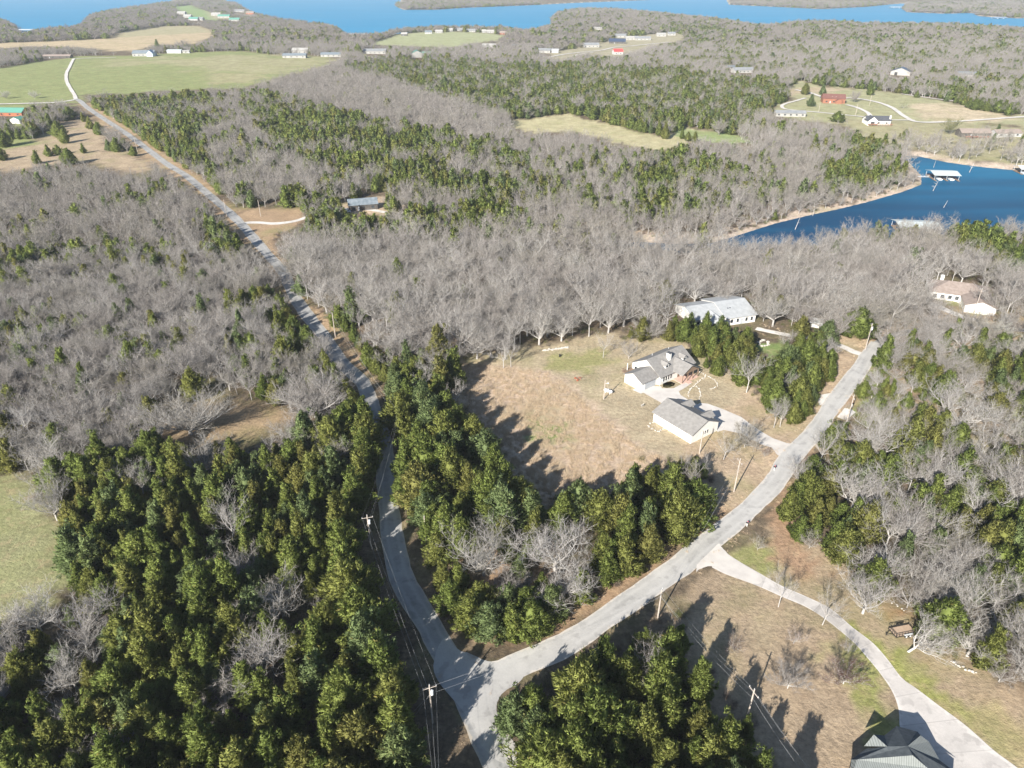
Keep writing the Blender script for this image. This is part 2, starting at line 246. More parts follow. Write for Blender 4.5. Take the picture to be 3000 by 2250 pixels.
# tree zones at crown height: (polygon, cedar share, density, height scale, bare kind weights tall/spread/small)
ZONES = [
 ([(-900,-60),(3900,-60),(3900,3000),(-900,3000)], .24, 1.0, .9),
 ([(-900,120),(1000,120),(1000,300),(-900,300)], .10, .8, .8),
 ([(850,190),(1000,205),(1300,300),(1500,345),(1500,380),(1250,380),(850,290),(600,300),(700,220)], .03, 1.1, 1.0),
 ([(980,205),(1060,185),(1200,172),(1500,190),(1800,200),(2050,200),(2250,235),(2330,260),(2330,290),(2240,330),(2150,385),(2000,375),(1800,365),(1650,330),(1480,345),(1300,290),(1100,230)], .84, 1.15, .8),
 ([(1900,60),(3300,60),(3300,300),(2700,290),(2300,240),(1900,200)], .40, 1.0, .85),
 ([(250,285),(420,275),(520,300),(600,350),(600,410),(640,520),(560,500),(400,395)], .82, 1.1, .85),
 ([(420,275),(700,262),(850,285),(700,330),(620,370),(560,330)], .55, 1, .85),
 ([(700,268),(850,290),(1000,330),(1250,380),(1500,430),(1750,470),(1950,460),(2050,500),(2000,570),(1800,600),(1500,600),(1250,560),(1000,520),(850,450),(760,380)], .76, 1.1, .85),
 ([(850,560),(1100,610),(1500,600),(1550,640),(1330,700),(1150,720),(900,720),(850,650)], .88, 1.1, .85),
 ([(1500,440),(2000,430),(2300,420),(2250,580),(2000,640),(1700,600)], .55, 1.0, .85),
 ([(1900,400),(2350,400),(2400,470),(2450,520),(2300,540),(2100,470)], .12, 1.0, .9),
 ([(2480,380),(2620,430),(2660,520),(2600,560),(2450,560),(2400,500),(2500,450)], .75, 1.1, .85),
 ([(2150,600),(2660,520),(2700,520),(2700,560),(2300,660),(2150,700),(1750,690),(1850,650)], .03, .8, .75),
 ([(2350,360),(2640,380),(3300,380),(3300,500),(2680,460),(2600,420)], .12, .28, .8),
 ([(820,700),(2900,690),(3300,690),(3300,1000),(2600,940),(2200,880),(1800,960),(1300,1060),(1100,1000),(900,850)], .04, 1.0, 1.15),
 ([(2800,640),(3300,640),(3300,830),(2900,800),(2790,720)], .7, 1.0, .9),
 ([(-900,470),(560,480),(650,600),(800,800),(1000,1000),(1060,1150),(900,1180),(400,1180),(0,1330),(-900,1300)], .20, 1.0, .78),
 ([(620,600),(700,640),(735,740),(700,760),(600,740),(590,680)], .85, 1.0, .8),
 ([(690,850),(830,840),(870,920),(940,970),(900,980),(760,940),(690,900)], .85, 1.1, .75),
 ([(640,1080),(900,1040),(1050,1130),(1080,1240),(960,1230),(860,1150),(690,1160)], .5, 1.0, .75),
 ([(330,1120),(560,1060),(900,1000),(1080,1040),(1090,1240),(960,1230),(880,1170),(700,1170),(480,1160),(400,1280),(300,1300)], .5, 1.0, .8),
 ([(960,920),(1030,940),(1110,1030),(1160,1110),(1200,1200),(1140,1170),(1060,1060),(980,980)], .92, 1.2, .6),
 ([(1130,1050),(1250,1040),(1330,1075),(1335,1200),(1400,1200),(1440,1265),(1520,1390),(1600,1450),(1660,1395),(1740,1430),(1850,1355),(1900,1335),(2050,1335),(2130,1400),(2070,1540),(1900,1700),(1700,1770),(1570,1830),(1440,1830),(1330,1790),(1300,1700),(1150,1500)], .975, 1.2, 1.08),
 ([(1350,1540),(1500,1550),(1720,1540),(1740,1620),(1700,1720),(1500,1740),(1360,1670)], .7, .6, .7),
 ([(-900,1800),(0,1830),(230,1740),(220,1640),(180,1500),(150,1420),(220,1340),(400,1300),(560,1310),(680,1310),(800,1330),(930,1230),(1100,1230),(1110,1400),(1080,1650),(1150,1900),(1280,2200),(1300,2900),(-900,2900)], .90, 1.2, 1.0),
 ([(-300,1780),(120,1760),(330,1700),(380,1850),(300,2050),(150,2100),(-300,2000)], .72, .9, .8),
 ([(1450,1950),(1800,1850),(2000,1780),(2080,1880),(2240,2050),(2350,2250),(2600,2900),(1500,2900)], .96, 1.2, 1.15),
 ([(1930,920),(2100,930),(2210,1000),(2190,1130),(2060,1080),(2000,1000),(1930,960)], .7, .9, .75),
 ([(2210,1000),(2300,950),(2450,960),(2450,1080),(2400,1240),(2330,1240),(2260,1150),(2210,1120)], .90, .95, .78),
 ([(2530,1080),(2700,1000),(3300,900),(3300,1400),(2900,1300),(2700,1180),(2530,1260)], .4, .55, .75),
 ([(2530,1060),(2600,1040),(2660,1080),(2670,1200),(2560,1230),(2520,1200)], .85, .8, .5),
 ([(2380,1260),(2480,1230),(2750,1220),(2900,1350),(2950,1500),(2800,1700),(2600,1740),(2430,1640),(2290,1560),(2280,1400)], .62, .85, .88),
 ([(2310,1330),(2480,1380),(2500,1500),(2650,1560),(2580,1680),(2420,1650),(2290,1560),(2280,1420)], .82, 1.1, .9),
 ([(2850,1330),(3500,1300),(3500,2300),(3000,2080),(2850,1950),(2760,1880),(2680,1780),(2830,1600)], .74, 1.0, .9),
 ([(2640,1640),(2850,1600),(2950,1760),(2800,1800),(2640,1760)], .35, .9, .85),
]
# ground cover painting: (polygon px, colour, feather m, wobble m)
TAN = (.335,.245,.15); DRY = (.40,.30,.185); LAWN = (.27,.23,.125); GREEN = (.165,.215,.065); LITTER = (.120,.095,.068); DARKLIT = (.10,.075,.05)
COVER = [
 (OPEN['field_left'], (.245,.245,.13), 6, 2), (OPEN['glade'], (.27,.20,.125), 5, 2),
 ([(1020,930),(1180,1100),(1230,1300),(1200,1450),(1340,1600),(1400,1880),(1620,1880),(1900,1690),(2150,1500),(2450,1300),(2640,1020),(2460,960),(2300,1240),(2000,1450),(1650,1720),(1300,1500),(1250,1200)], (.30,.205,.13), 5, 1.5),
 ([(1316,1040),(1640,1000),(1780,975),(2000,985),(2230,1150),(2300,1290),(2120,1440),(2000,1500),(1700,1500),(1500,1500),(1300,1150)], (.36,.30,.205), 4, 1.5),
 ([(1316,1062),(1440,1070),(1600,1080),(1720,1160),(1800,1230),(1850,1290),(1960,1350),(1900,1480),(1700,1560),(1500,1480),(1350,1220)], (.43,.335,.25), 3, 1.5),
 ([(1560,1230),(1660,1240),(1680,1290),(1620,1310),(1550,1280)], (.20,.24,.09), 4, 2),
 ([(1600,1040),(1780,1030),(1800,1060),(1700,1090),(1600,1080)], (.27,.26,.12), 5, 2),
 ([(1980,1320),(2250,1100),(2480,960),(2560,1000),(2450,1240),(2200,1500),(2050,1480)], (.39,.30,.21), 4, 1.5),
 ([(2110,1640),(2300,1500),(2420,1600),(2600,1760),(2900,1960),(3300,2150),(3300,2700),(2400,2700),(1950,1900),(2000,1720)], (.315,.245,.17), 4, 2),
 ([(2120,1640),(2260,1560),(2300,1640),(2230,1680)], (.24,.24,.10), 5, 2),
 ([(2420,1780),(2560,1860),(2700,1980),(2850,2050),(3100,2200),(3100,2260),(2900,2160),(2700,2060),(2600,1990),(2520,1900)], (.25,.255,.085), 3, 2),
 ([(2430,1900),(2560,1960),(2640,2080),(2650,2200),(2560,2180),(2470,2000)], (.235,.24,.09), 4, 2),
 ([(2760,2030),(2900,2060),(3200,2250),(3200,2420),(2950,2230)], (.33,.27,.15), 4, 2),
 ([(2560,1745),(2680,1790),(2690,1830),(2600,1810)], (.27,.15,.09), 2, 1.5),
 ([(2290,1380),(2330,1560),(2420,1700),(2380,1720),(2240,1600)], (.30,.20,.13), 3, 2),
 ([(2535,1050),(2620,1030),(2700,1090),(2720,1200),(2600,1260),(2500,1240)], (.225,.27,.085), 5, 3),
 ([(2200,1010),(2300,1000),(2310,1040),(2240,1060)], (.17,.23,.08), 3, 1),
 ([(690,610),(890,610),(900,640),(870,664),(800,700),(860,850),(1000,960),(1100,1130),(1020,1060),(860,900),(760,760),(700,700),(600,580),(650,590)], (.33,.235,.15), 4, 1.5),
 (OPEN['brownleft'], (.35,.275,.19), 8, 4),
 ([(-200,345),(90,350),(110,420),(0,440),(-200,440)], (.22,.25,.10), 8, 4),
 ([(225,295),(300,310),(640,560),(600,590),(300,370)], (.36,.26,.165), 4, 1.5),
 (OPEN['greenfield'], (.215,.245,.105), 6, 6), ([(230,180),(700,160),(970,170),(960,190),(700,220),(500,190),(300,200)], (.30,.285,.165), 40, 25),
 ([(600,215),(780,215),(760,240),(620,245)], (.30,.28,.16), 20, 10),
 (OPEN['beigehill'], (.43,.345,.225), 12, 8), ([(340,95),(480,77),(600,77),(620,95),(450,103),(340,112)], (.34,.31,.19), 25, 12),
 (OPEN['strip'], (.20,.29,.11), 8, 4), ([(600,28),(760,50),(720,62),(620,55)], (.33,.30,.2), 8, 4),
 (OPEN['midfield'], (.31,.33,.185), 10, 6), ([(1000,150),(1080,160),(1080,185),(1000,190)], (.33,.30,.2), 8, 4),
 (OPEN['centrefield'], (.40,.365,.22), 7, 4), ([(1960,372),(2170,400),(2270,425),(2100,418),(1990,400)], (.24,.30,.13), 6, 4),
 ([(1307,289),(1393,271),(1542,271),(1500,312),(1384,312)], (.34,.32,.19), 8, 4),
 (OPEN['meadow'], (.32,.315,.185), 8, 5), ([(2660,305),(2780,302),(2960,340),(2990,350),(2780,362),(2700,350)], (.46,.385,.27), 8, 4),
 ([(2260,260),(2400,255),(2500,262),(2440,270),(2310,280)], (.40,.33,.225), 8, 4),
 ([(2460,350),(3300,380),(3300,500),(3000,495),(2860,480),(2770,468),(2690,450),(2560,430)], (.30,.28,.17), 10, 6),
 ([(2380,440),(2500,450),(2500,500),(2400,510)], (.33,.31,.18), 8, 4),
 ([(980,590),(1250,570),(1260,640),(1100,650),(900,650)], (.42,.32,.23), 6, 3),
 ([(1550,640),(1860,650),(1900,720),(1750,745),(1600,700)], (.36,.28,.205), 8, 4),
 ([(2600,940),(2950,860),(3300,900),(3300,1350),(2800,1300),(2560,1150)], (.31,.235,.155), 8, 4),
 ([(2760,880),(2900,860),(2990,880),(2960,910),(2850,915)], (.26,.27,.12), 4, 2),
 ([(2790,1260),(2880,1260),(2930,1330),(2900,1370),(2830,1350)], (.33,.28,.155), 4, 2),
 ([(2680,215),(2740,225),(2750,245),(2700,245),(2640,232)], (.45,.38,.30), 6, 3),
 ([(1560,95),(2060,85),(2060,160),(1800,175),(1620,180)], (.33,.30,.21), 20, 12),
]
DIRT = [([(1890,155),(1960,160),(1930,172),(1870,165)], (.42,.31,.22))]
# ------------------------------------------------------------------ ground sheet
def axis(n, c, a, ext):
    t = np.linspace(-1, 1, n); k = 5.2; return c+a*np.sinh(k*t)/np.sinh(k)*ext
NX, NY = 760, 760
gx = axis(NX, 10, 1, 9000); gy = axis(NY, 150, 1, 9000)
GX, GY = np.meshgrid(gx, gy); GX = GX.ravel(); GY = GY.ravel()
wd = waterdist(GX, GY)
GZ = height(GX, GY)
near = (np.abs(GX) < 330) & (GY > 20) & (GY < 520)
col = np.empty((len(GX), 3)); n1 = wob(GX, GY, 34)[:, None]; n2 = wob(GX+300, GY-80, 9)[:, None]
col[:] = np.array(LITTER)*(1+.12*n1+.08*n2)
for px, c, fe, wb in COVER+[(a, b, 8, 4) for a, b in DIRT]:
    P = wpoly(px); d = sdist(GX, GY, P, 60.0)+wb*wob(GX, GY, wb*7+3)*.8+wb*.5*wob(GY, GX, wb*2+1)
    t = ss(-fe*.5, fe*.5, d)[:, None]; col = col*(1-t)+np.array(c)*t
shore = (ss(-12, -7, wd)*(1-ss(.5, 2.5, wd)))[:, None]*ss(-.6, .5, 1+wob(GX, GY, 20))[:, None]
col = col*(1-shore)+np.array((.43,.355,.29))*shore
col = np.where((wd > 1.5)[:, None], np.array((.08,.09,.07)), col)
rough_grass = np.clip(wob(GX, GY, 60)*.5+.5, 0, 1)
i = np.arange(NX*NY).reshape(NY, NX)
F = np.stack([i[:-1,:-1], i[:-1,1:], i[1:,1:], i[1:,:-1]], -1).reshape(-1, 4)
def np_mesh(name, V, F, k):
    me = bpy.data.meshes.new(name); me.vertices.add(len(V)); me.vertices.foreach_set('co', np.ascontiguousarray(V, dtype=np.float32).ravel())
    me.loops.add(F.size); me.loops.foreach_set('vertex_index', np.ascontiguousarray(F, dtype=np.int32).ravel())
    me.polygons.add(len(F)); me.polygons.foreach_set('loop_start', np.arange(0, F.size, k, dtype=np.int32)); me.polygons.foreach_set('loop_total', np.full(len(F), k, dtype=np.int32))
    me.update(calc_edges=True); return me
me = np_mesh('ground', np.stack([GX, GY, GZ], 1), F, 4)
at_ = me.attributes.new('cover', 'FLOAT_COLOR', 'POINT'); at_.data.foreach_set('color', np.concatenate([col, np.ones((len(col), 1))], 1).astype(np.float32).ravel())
me.polygons.foreach_set('use_smooth', np.ones(len(F), bool))
gm, t, b = newmat('ground_cover'); N = t.nodes; L = t.links
ac = N.new('ShaderNodeAttribute'); ac.attribute_name = 'cover'; geo = N.new('ShaderNodeNewGeometry')
def nz(scale, detail=3, rough=.6):
    n = N.new('ShaderNodeTexNoise'); n.inputs['Scale'].default_value = scale; n.inputs['Detail'].default_value = detail; n.inputs['Roughness'].default_value = rough
    L.new(geo.outputs['Position'], n.inputs['Vector']); return n
def rangen(src, a, b2, lo=.3, hi=.7):
    m = N.new('ShaderNodeMapRange'); m.inputs['From Min'].default_value = lo; m.inputs['From Max'].default_value = hi; m.inputs['To Min'].default_value = a; m.inputs['To Max'].default_value = b2; L.new(src, m.inputs[0]); return m.outputs[0]
def mix(kind, fac, a, b2):
    m = N.new('ShaderNodeMix'); m.data_type = 'RGBA'; m.blend_type = kind
    for s, v in ((0, fac), (6, a), (7, b2)):
        if isinstance(v, (int, float)) and s == 0: m.inputs[0].default_value = v
        elif isinstance(v, tuple): m.inputs[s].default_value = (*v, 1)
        else: L.new(v, m.inputs[s])
    return m.outputs[2]
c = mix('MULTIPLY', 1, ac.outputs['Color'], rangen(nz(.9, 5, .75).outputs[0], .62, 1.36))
c = mix('MULTIPLY', 1, c, rangen(nz(.11, 4).outputs[0], .82, 1.2))
c = mix('MIX', rangen(nz(.045, 4, .65).outputs[0], 0, .42, .5, .68), c, (.21,.225,.085))
c = mix('MIX', rangen(nz(.33, 4, .7).outputs[0], 0, .45, .52, .70), c, (.40,.30,.19))
c = mix('MIX', rangen(nz(.19, 4, .7).outputs[0], 0, .30, .54, .70), c, (.24,.165,.11))
L.new(c, b.inputs['Base Color']); b.inputs['Roughness'].default_value = 1; b.inputs['Specular IOR Level'].default_value = .05
bp = N.new('ShaderNodeBump'); bp.inputs['Strength'].default_value = .9; bp.inputs['Distance'].default_value = .28; L.new(nz(1.3, 5, .7).outputs[0], bp.inputs['Height']); L.new(bp.outputs[0], b.inputs['Normal'])
me.materials.append(gm); ground = bpy.data.objects.new('ground', me); COL.objects.link(ground); tag(ground, kind='structure')
# ------------------------------------------------------------------ water
wm, t, b = newmat('lake_water'); N = t.nodes; L = t.links
geo = N.new('ShaderNodeNewGeometry'); sp = N.new('ShaderNodeSeparateXYZ'); L.new(geo.outputs['Position'], sp.inputs[0])
n1 = nz(.012, 4); mpn = N.new('ShaderNodeMapping'); mpn.inputs['Scale'].default_value = (.18, 1, 1); L.new(geo.outputs['Position'], mpn.inputs[0]); L.new(mpn.outputs[0], n1.inputs['Vector'])
skyblue = N.new('ShaderNodeMapRange'); skyblue.inputs['From Min'].default_value = 300; skyblue.inputs['From Max'].default_value = 1200; L.new(sp.outputs['Y'], skyblue.inputs[0])
c = mix('MIX', skyblue.outputs[0], (.006,.040,.098), (.006,.190,.36))  # blue of the reflected sky put into the base colour, brighter farther out
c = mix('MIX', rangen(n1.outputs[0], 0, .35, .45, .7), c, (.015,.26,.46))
L.new(c, b.inputs['Base Color']); b.inputs['Roughness'].default_value = .45; b.inputs['Specular IOR Level'].default_value = .08; b.inputs['IOR'].default_value = 1.33
wvb = N.new('ShaderNodeBump'); wvb.inputs['Strength'].default_value = .25; wvb.inputs['Distance'].default_value = .15; L.new(nz(1.1, 3).outputs[0], wvb.inputs['Height']); L.new(wvb.outputs[0], b.inputs['Normal'])
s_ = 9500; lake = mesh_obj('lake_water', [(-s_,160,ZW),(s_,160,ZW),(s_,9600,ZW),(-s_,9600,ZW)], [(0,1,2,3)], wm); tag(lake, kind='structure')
# ------------------------------------------------------------------ roads
def roadmat(name, c1, c2, edge, track, patch=None, joints=0):
    m, t, b = newmat(name); N = t.nodes; L = t.links
    geo = N.new('ShaderNodeNewGeometry'); uv = N.new('ShaderNodeUVMap'); uv.uv_map = 'uv'; sp = N.new('ShaderNodeSeparateXYZ'); L.new(uv.outputs[0], sp.inputs[0])
    def nz2(s, d=4, r=.6):
        n = N.new('ShaderNodeTexNoise'); n.inputs['Scale'].default_value = s; n.inputs['Detail'].default_value = d; n.inputs['Roughness'].default_value = r; L.new(geo.outputs['Position'], n.inputs['Vector']); return n.outputs[0]
    def mr(src, a, b2, lo, hi):
        q = N.new('ShaderNodeMapRange'); q.inputs['From Min'].default_value = lo; q.inputs['From Max'].default_value = hi; q.inputs['To Min'].default_value = a; q.inputs['To Max'].default_value = b2; L.new(src, q.inputs[0]); return q.outputs[0]
    def mx(kind, f, a, b2):
        q = N.new('ShaderNodeMix'); q.data_type = 'RGBA'; q.blend_type = kind
        for s, v in ((0, f), (6, a), (7, b2)):
            if isinstance(v, (int, float)): q.inputs[s].default_value = v
            elif isinstance(v, tuple): q.inputs[s].default_value = (*v, 1)
            else: L.new(v, q.inputs[s])
        return q.outputs[2]
    def ma(op, a, b2=None):
        q = N.new('ShaderNodeMath'); q.operation = op
        for s, v in ((0, a), (1, b2)):
            if v is None: continue
            if isinstance(v, (int, float)): q.inputs[s].default_value = v
            else: L.new(v, q.inputs[s])
        return q.outputs[0]
    c = mx('MIX', mr(nz2(.25), 0, 1, .35, .65), c1, c2)
    c = mx('MULTIPLY', 1.0, c, mr(nz2(2.2, 5, .7), .93, 1.06, .3, .7))
    c = mx('MULTIPLY', 1.0, c, mr(nz2(.42, 3, .5), 1, .84, .56, .62))
    c = mx('MULTIPLY', 1.0, c, mr(nz2(.07, 3, .5), .93, 1.07, .4, .6))
    wobx = ma('ADD', sp.outputs['X'], mr(nz2(.5), -.045, .045, .3, .7))
    ce = ma('ABSOLUTE', ma('SUBTRACT', wobx, .5))                      # 0 centre .5 edge
    tr = ma('ABSOLUTE', ma('SUBTRACT', ce, .22)); c = mx('MIX', mr(tr, track[1], 0, 0, .12), c, track[0])
    c = mx('MIX', mr(ma('ADD', ce, mr(nz2(.9), -.06, .06, .3, .7)), 0, .8, .42, .47), c, edge)
    if joints:
        fr = ma('FRACT', ma('DIVIDE', sp.outputs['Y'], joints)); c = mx('MIX', mr(fr, .55, 0, 0, .03), c, (.2,.19,.18))
        cell = ma('FLOOR', ma('DIVIDE', sp.outputs['Y'], joints)); wn = N.new('ShaderNodeTexWhiteNoise'); wn.noise_dimensions = '1D'; L.new(cell, wn.inputs['W'])
        c = mx('MULTIPLY', 1.0, c, mr(wn.outputs[0], .86, 1.08, 0, 1))
    L.new(c, b.inputs['Base Color']); b.inputs['Roughness'].default_value = .95; b.inputs['Specular IOR Level'].default_value = .1
    bp = N.new('ShaderNodeBump'); bp.inputs['Strength'].default_value = .3; bp.inputs['Distance'].default_value = .05; L.new(nz2(4), bp.inputs['Height']); L.new(bp.outputs[0], b.inputs['Normal'])
    return m
M['asphalt'] = roadmat('worn_asphalt', (.27,.27,.265), (.34,.338,.33), (.40,.36,.30), ((.385,.38,.37), .6))
M['asphaltB'] = roadmat('pale_chipseal', (.37,.362,.348), (.43,.42,.402), (.53,.49,.44), ((.48,.468,.448), .5))
M['gravel'] = roadmat('white_gravel', (.52,.49,.45), (.62,.59,.55), (.46,.41,.34), ((.64,.62,.59), .4))
M['concrete'] = roadmat('aged_concrete', (.43,.405,.38), (.51,.48,.45), (.60,.57,.53), ((.48,.455,.43), .3), joints=5.5)
def ribbon(name, left, right, mat, dz, label=None):
    V = []; Fc = []; uv = []; acc = 0
    K = 5
    for i in range(len(left)):
        a = left[i]; b2 = right[i]
        if i: acc += np.linalg.norm((a+b2)/2-(left[i-1]+right[i-1])/2)
        for k in range(K): p = a+(b2-a)*k/(K-1); V.append((p[0], p[1])); uv.append((k/(K-1), acc))
    V = np.array(V); z = height(V[:,0], V[:,1]); r = np.hypot(V[:,0], V[:,1]); z = z+dz+ss(350, 900, r)*.5
    for i in range(len(left)-1):
        for k in range(K-1): q = i*K+k; Fc.append((q, q+1, q+K+1, q+K))
    o = mesh_obj(name, np.column_stack([V, z]), Fc, mat); u = o.data.uv_layers.new(name='uv')
    for lp in o.data.loops: u.data[lp.index].uv = uv[lp.vertex_index]
    tag(o, kind='structure'); 
    if label: o['label'] = label
    return o
def road(name, px, width, mat, dz, label=None):
    P = wpoly(px); C = catmull(P, 2.2); T = np.gradient(C, axis=0); T /= np.linalg.norm(T, axis=1)[:, None]+1e-9; Nn = np.stack([T[:,1], -T[:,0]], 1)
    wv = width*(1+.05*np.sin(np.arange(len(C))*.31)+.03*np.sin(np.arange(len(C))*.83+1))[:, None]/2
    return ribbon(name, C-Nn*(wv+rng.normal(0, .07, wv.shape)), C+Nn*(wv+rng.normal(0, .07, wv.shape)), mat, dz, label), C
oA, CA = road('road', ROADA, 5.0, M['asphalt'], .050, 'grey country road running up the left of the photo')
oB, CB = road('side_road', ROADB, 5.2, M['asphaltB'], .058, 'pale side road running up to the right')
LANEC = [CA, CB]
for k, (nm, lb, px, wd_, mt) in enumerate(LANES):
    o, C = road(nm, px, wd_, M[mt], .030-.001*k+(.012 if k < 0 else 0), lb); LANEC.append(C)
def resamp(P, n):
    C = catmull(wpoly(P), .8); d = np.r_[0, np.cumsum(np.linalg.norm(np.diff(C, axis=0), axis=1))]; t = np.linspace(0, d[-1], n)
    return np.stack([np.interp(t, d, C[:,0]), np.interp(t, d, C[:,1])], 1)
ribbon('concrete_driveway', resamp(DRIVEC_LO[2:], 70), resamp(DRIVEC_UP, 70), M['concrete'], .040, 'curving concrete driveway at lower right')
def slab(name, px, mat, dz, label=None, smooth=False):
    P = wpoly(px); z = float(height(P[:1,0], P[:1,1])[0])+dz
    if smooth:
        Q = [];
        for i in range(len(P)):
            a, b1, c1, d1_ = P[i-1], P[i], P[(i+1) % len(P)], P[(i+2) % len(P)]
            for k in range(6): t_ = k/6; Q.append(.5*(2*b1+(c1-a)*t_+(2*a-5*b1+4*c1-d1_)*t_**2+(3*b1-a-3*c1+d1_)*t_**3)+rng.normal(0, .05, 2))
        P = np.array(Q)
    bm = bmesh.new(); vs = [bm.verts.new((p[0], p[1], z)) for p in P]; f = bm.faces.new(vs); bm.normal_update()
    if f.normal.z < 0: f.normal_flip()
    bmesh.ops.triangulate(bm, faces=bm.faces[:]); me = bpy.data.meshes.new(name); bm.to_mesh(me); bm.free(); me.materials.append(mat)
    uvl = me.uv_layers.new(name='uv')
    for lp in me.loops: v = me.vertices[lp.vertex_index].co; uvl.data[lp.index].uv = (.5, .35+v.y*.0)
    o = bpy.data.objects.new(name, me); COL.objects.link(o); tag(o, kind='structure'); 
    if label: o['label'] = label
    return o
slab('junction', [(1272,1970),(1300,1870),(1345,1905),(1375,1915),(1429,1938),(1475,1940),(1560,1915),(1640,1872),(1690,1900),(1560,1962),(1520,2000),(1470,2035),(1455,2085),(1490,2150),(1530,2230),(1440,2220),(1360,2090)], M['asphaltB'], .066, smooth=True)
slab('concrete_apron', [(2040,1676),(2045,1652),(2075,1622),(2104,1594),(2116,1606),(2150,1638),(2226,1684),(2217,1712),(2127,1680),(2088,1660),(2050,1668)], M['concrete_plain'], .072, smooth=True)
r7 = lambda x, y: (1750+x/4.424, 950+y/4.424)
slab('house_drive', [r7(*q) for q in [(455,850),(590,795),(825,805),(840,830),(990,830),(1120,760),(1225,740),(1215,770),(1110,840),(1055,870),(1080,920),(1190,985),(1300,1040),(1330,1020),(1430,1030),(1600,1090),(1860,1200),(1980,1290),(2140,1400),(2280,1480),(2450,1540),(2580,1560),(2500,1640),(2430,1750),(2330,1690),(2260,1600),(2130,1560),(1990,1490),(1870,1420),(1640,1370),(1560,1395),(1300,1180),(1000,1010),(935,1060),(830,1020),(600,890),(560,900)]], M['concrete_plain'], .036, 'pale concrete drive between the white garage and the road')
slab('pool_terrace', [(2772,870),(2830,900),(2880,888),(2862,880),(2790,850)], M['concrete_plain'], .030)
slab('gravel_pad', [(2393,1160),(2400,1188),(2425,1180),(2450,1150),(2430,1152),(2410,1156)], M['gravel'], .044)
slab('gravel_turnout', [(2452,1222),(2475,1195),(2495,1200),(2507,1208),(2490,1222),(2478,1232)], M['gravel'], .046)
slab('gravel_yard', [(2680,240),(2740,226),(2745,236),(2735,246),(2720,243),(2690,246)], M['gravel'], .20)
# ------------------------------------------------------------------ tree shapes
def leafmat(name, cA, cB, cC, jitter=.25):
    m, t, b = newmat(name); N = t.nodes; L = t.links
    oi = N.new('ShaderNodeObjectInfo'); a = N.new('ShaderNodeAttribute'); a.attribute_name = 'tint'
    r = N.new('ShaderNodeValToRGB'); e = r.color_ramp.elements; e[0].position = 0; e[0].color = (*cA, 1); e[1].position = 1; e[1].color = (*cC, 1)
    k = e.new(.5); k.color = (*cB, 1); L.new(oi.outputs['Random'], r.inputs[0])
    sep = N.new('ShaderNodeSeparateColor'); L.new(a.outputs['Color'], sep.inputs[0])
    mp = N.new('ShaderNodeMapRange'); mp.inputs['To Min'].default_value = 1-jitter; mp.inputs['To Max'].default_value = 1+jitter*1.9; L.new(sep.outputs[0], mp.inputs[0])
    mx = N.new('ShaderNodeMix'); mx.data_type = 'RGBA'; mx.blend_type = 'MULTIPLY'; mx.inputs[0].default_value = 1; L.new(r.outputs[0], mx.inputs[6]); L.new(mp.outputs[0], mx.inputs[7])
    m2 = N.new('ShaderNodeMix'); m2.data_type = 'RGBA'; L.new(sep.outputs[1], m2.inputs[0]); L.new(mx.outputs[2], m2.inputs[6]); m2.inputs[7].default_value = (.26,.20,.07,1)
    L.new(m2.outputs[2], b.inputs['Base Color']); b.inputs['Roughness'].default_value = .8; b.inputs['Specular IOR Level'].default_value = .15
    tl = N.new('ShaderNodeBsdfTranslucent'); ms = N.new('ShaderNodeMixShader'); ms.inputs[0].default_value = .42
    L.new(m2.outputs[2], tl.inputs[0]); L.new(b.outputs[0], ms.inputs[1]); L.new(tl.outputs[0], ms.inputs[2]); L.new(ms.outputs[0], N['Material Output'].inputs[0])
    return m
CED = {'green': leafmat('cedar_green', (.195,.250,.068), (.220,.272,.074), (.245,.288,.080)),
       'olive': leafmat('cedar_olive', (.240,.266,.076), (.260,.278,.082), (.236,.268,.074)),
       'rusty': leafmat('cedar_rusty', (.258,.256,.080), (.250,.254,.078), (.262,.260,.084)),
       'blue-green': leafmat('cedar_bluegreen', (.190,.250,.108), (.202,.262,.112), (.210,.262,.104))}
HUES = list(CED)
M['spring'] = leafmat('spring_foliage', (.22,.26,.06), (.26,.29,.08), (.24,.25,.07))
M['blossom'] = leafmat('white_blossom', (.62,.60,.52), (.68,.66,.58), (.60,.60,.50))
M['redtwig'] = leafmat('reddish_twigs', (.20,.12,.10), (.22,.13,.11), (.19,.13,.10))
def barkmat(name, a_, b_, c_):
    m, t, b = newmat(name); N = t.nodes; L = t.links
    oi = N.new('ShaderNodeObjectInfo'); r = N.new('ShaderNodeValToRGB'); e = r.color_ramp.elements; e[0].color = (*a_, 1); e[1].color = (*c_, 1); k = e.new(.5); k.color = (*b_, 1)
    L.new(oi.outputs['Random'], r.inputs[0]); tc = N.new('ShaderNodeTexCoord'); no = N.new('ShaderNodeTexNoise'); no.inputs['Scale'].default_value = 1.2; L.new(tc.outputs['Object'], no.inputs['Vector'])
    mp = N.new('ShaderNodeMapRange'); mp.inputs['To Min'].default_value = .7; mp.inputs['To Max'].default_value = 1.3; L.new(no.outputs[0], mp.inputs[0])
    mx = N.new('ShaderNodeMix'); mx.data_type = 'RGBA'; mx.blend_type = 'MULTIPLY'; mx.inputs[0].default_value = 1; L.new(r.outputs[0], mx.inputs[6]); L.new(mp.outputs[0], mx.inputs[7])
    L.new(mx.outputs[2], b.inputs['Base Color']); b.inputs['Roughness'].default_value = .9; b.inputs['Specular IOR Level'].default_value = .1; return m
M['bark_limb'] = barkmat('pale_oak_bark', (.36,.343,.325), (.47,.452,.43), (.32,.303,.288))
M['bark_twig'] = barkmat('grey_twigs', (.200,.180,.164), (.240,.217,.198), (.215,.200,.165))
M['bark_cedar'] = noisy('cedar_trunk_bark', (.22,.15,.11), (.32,.24,.18), 2, .95)
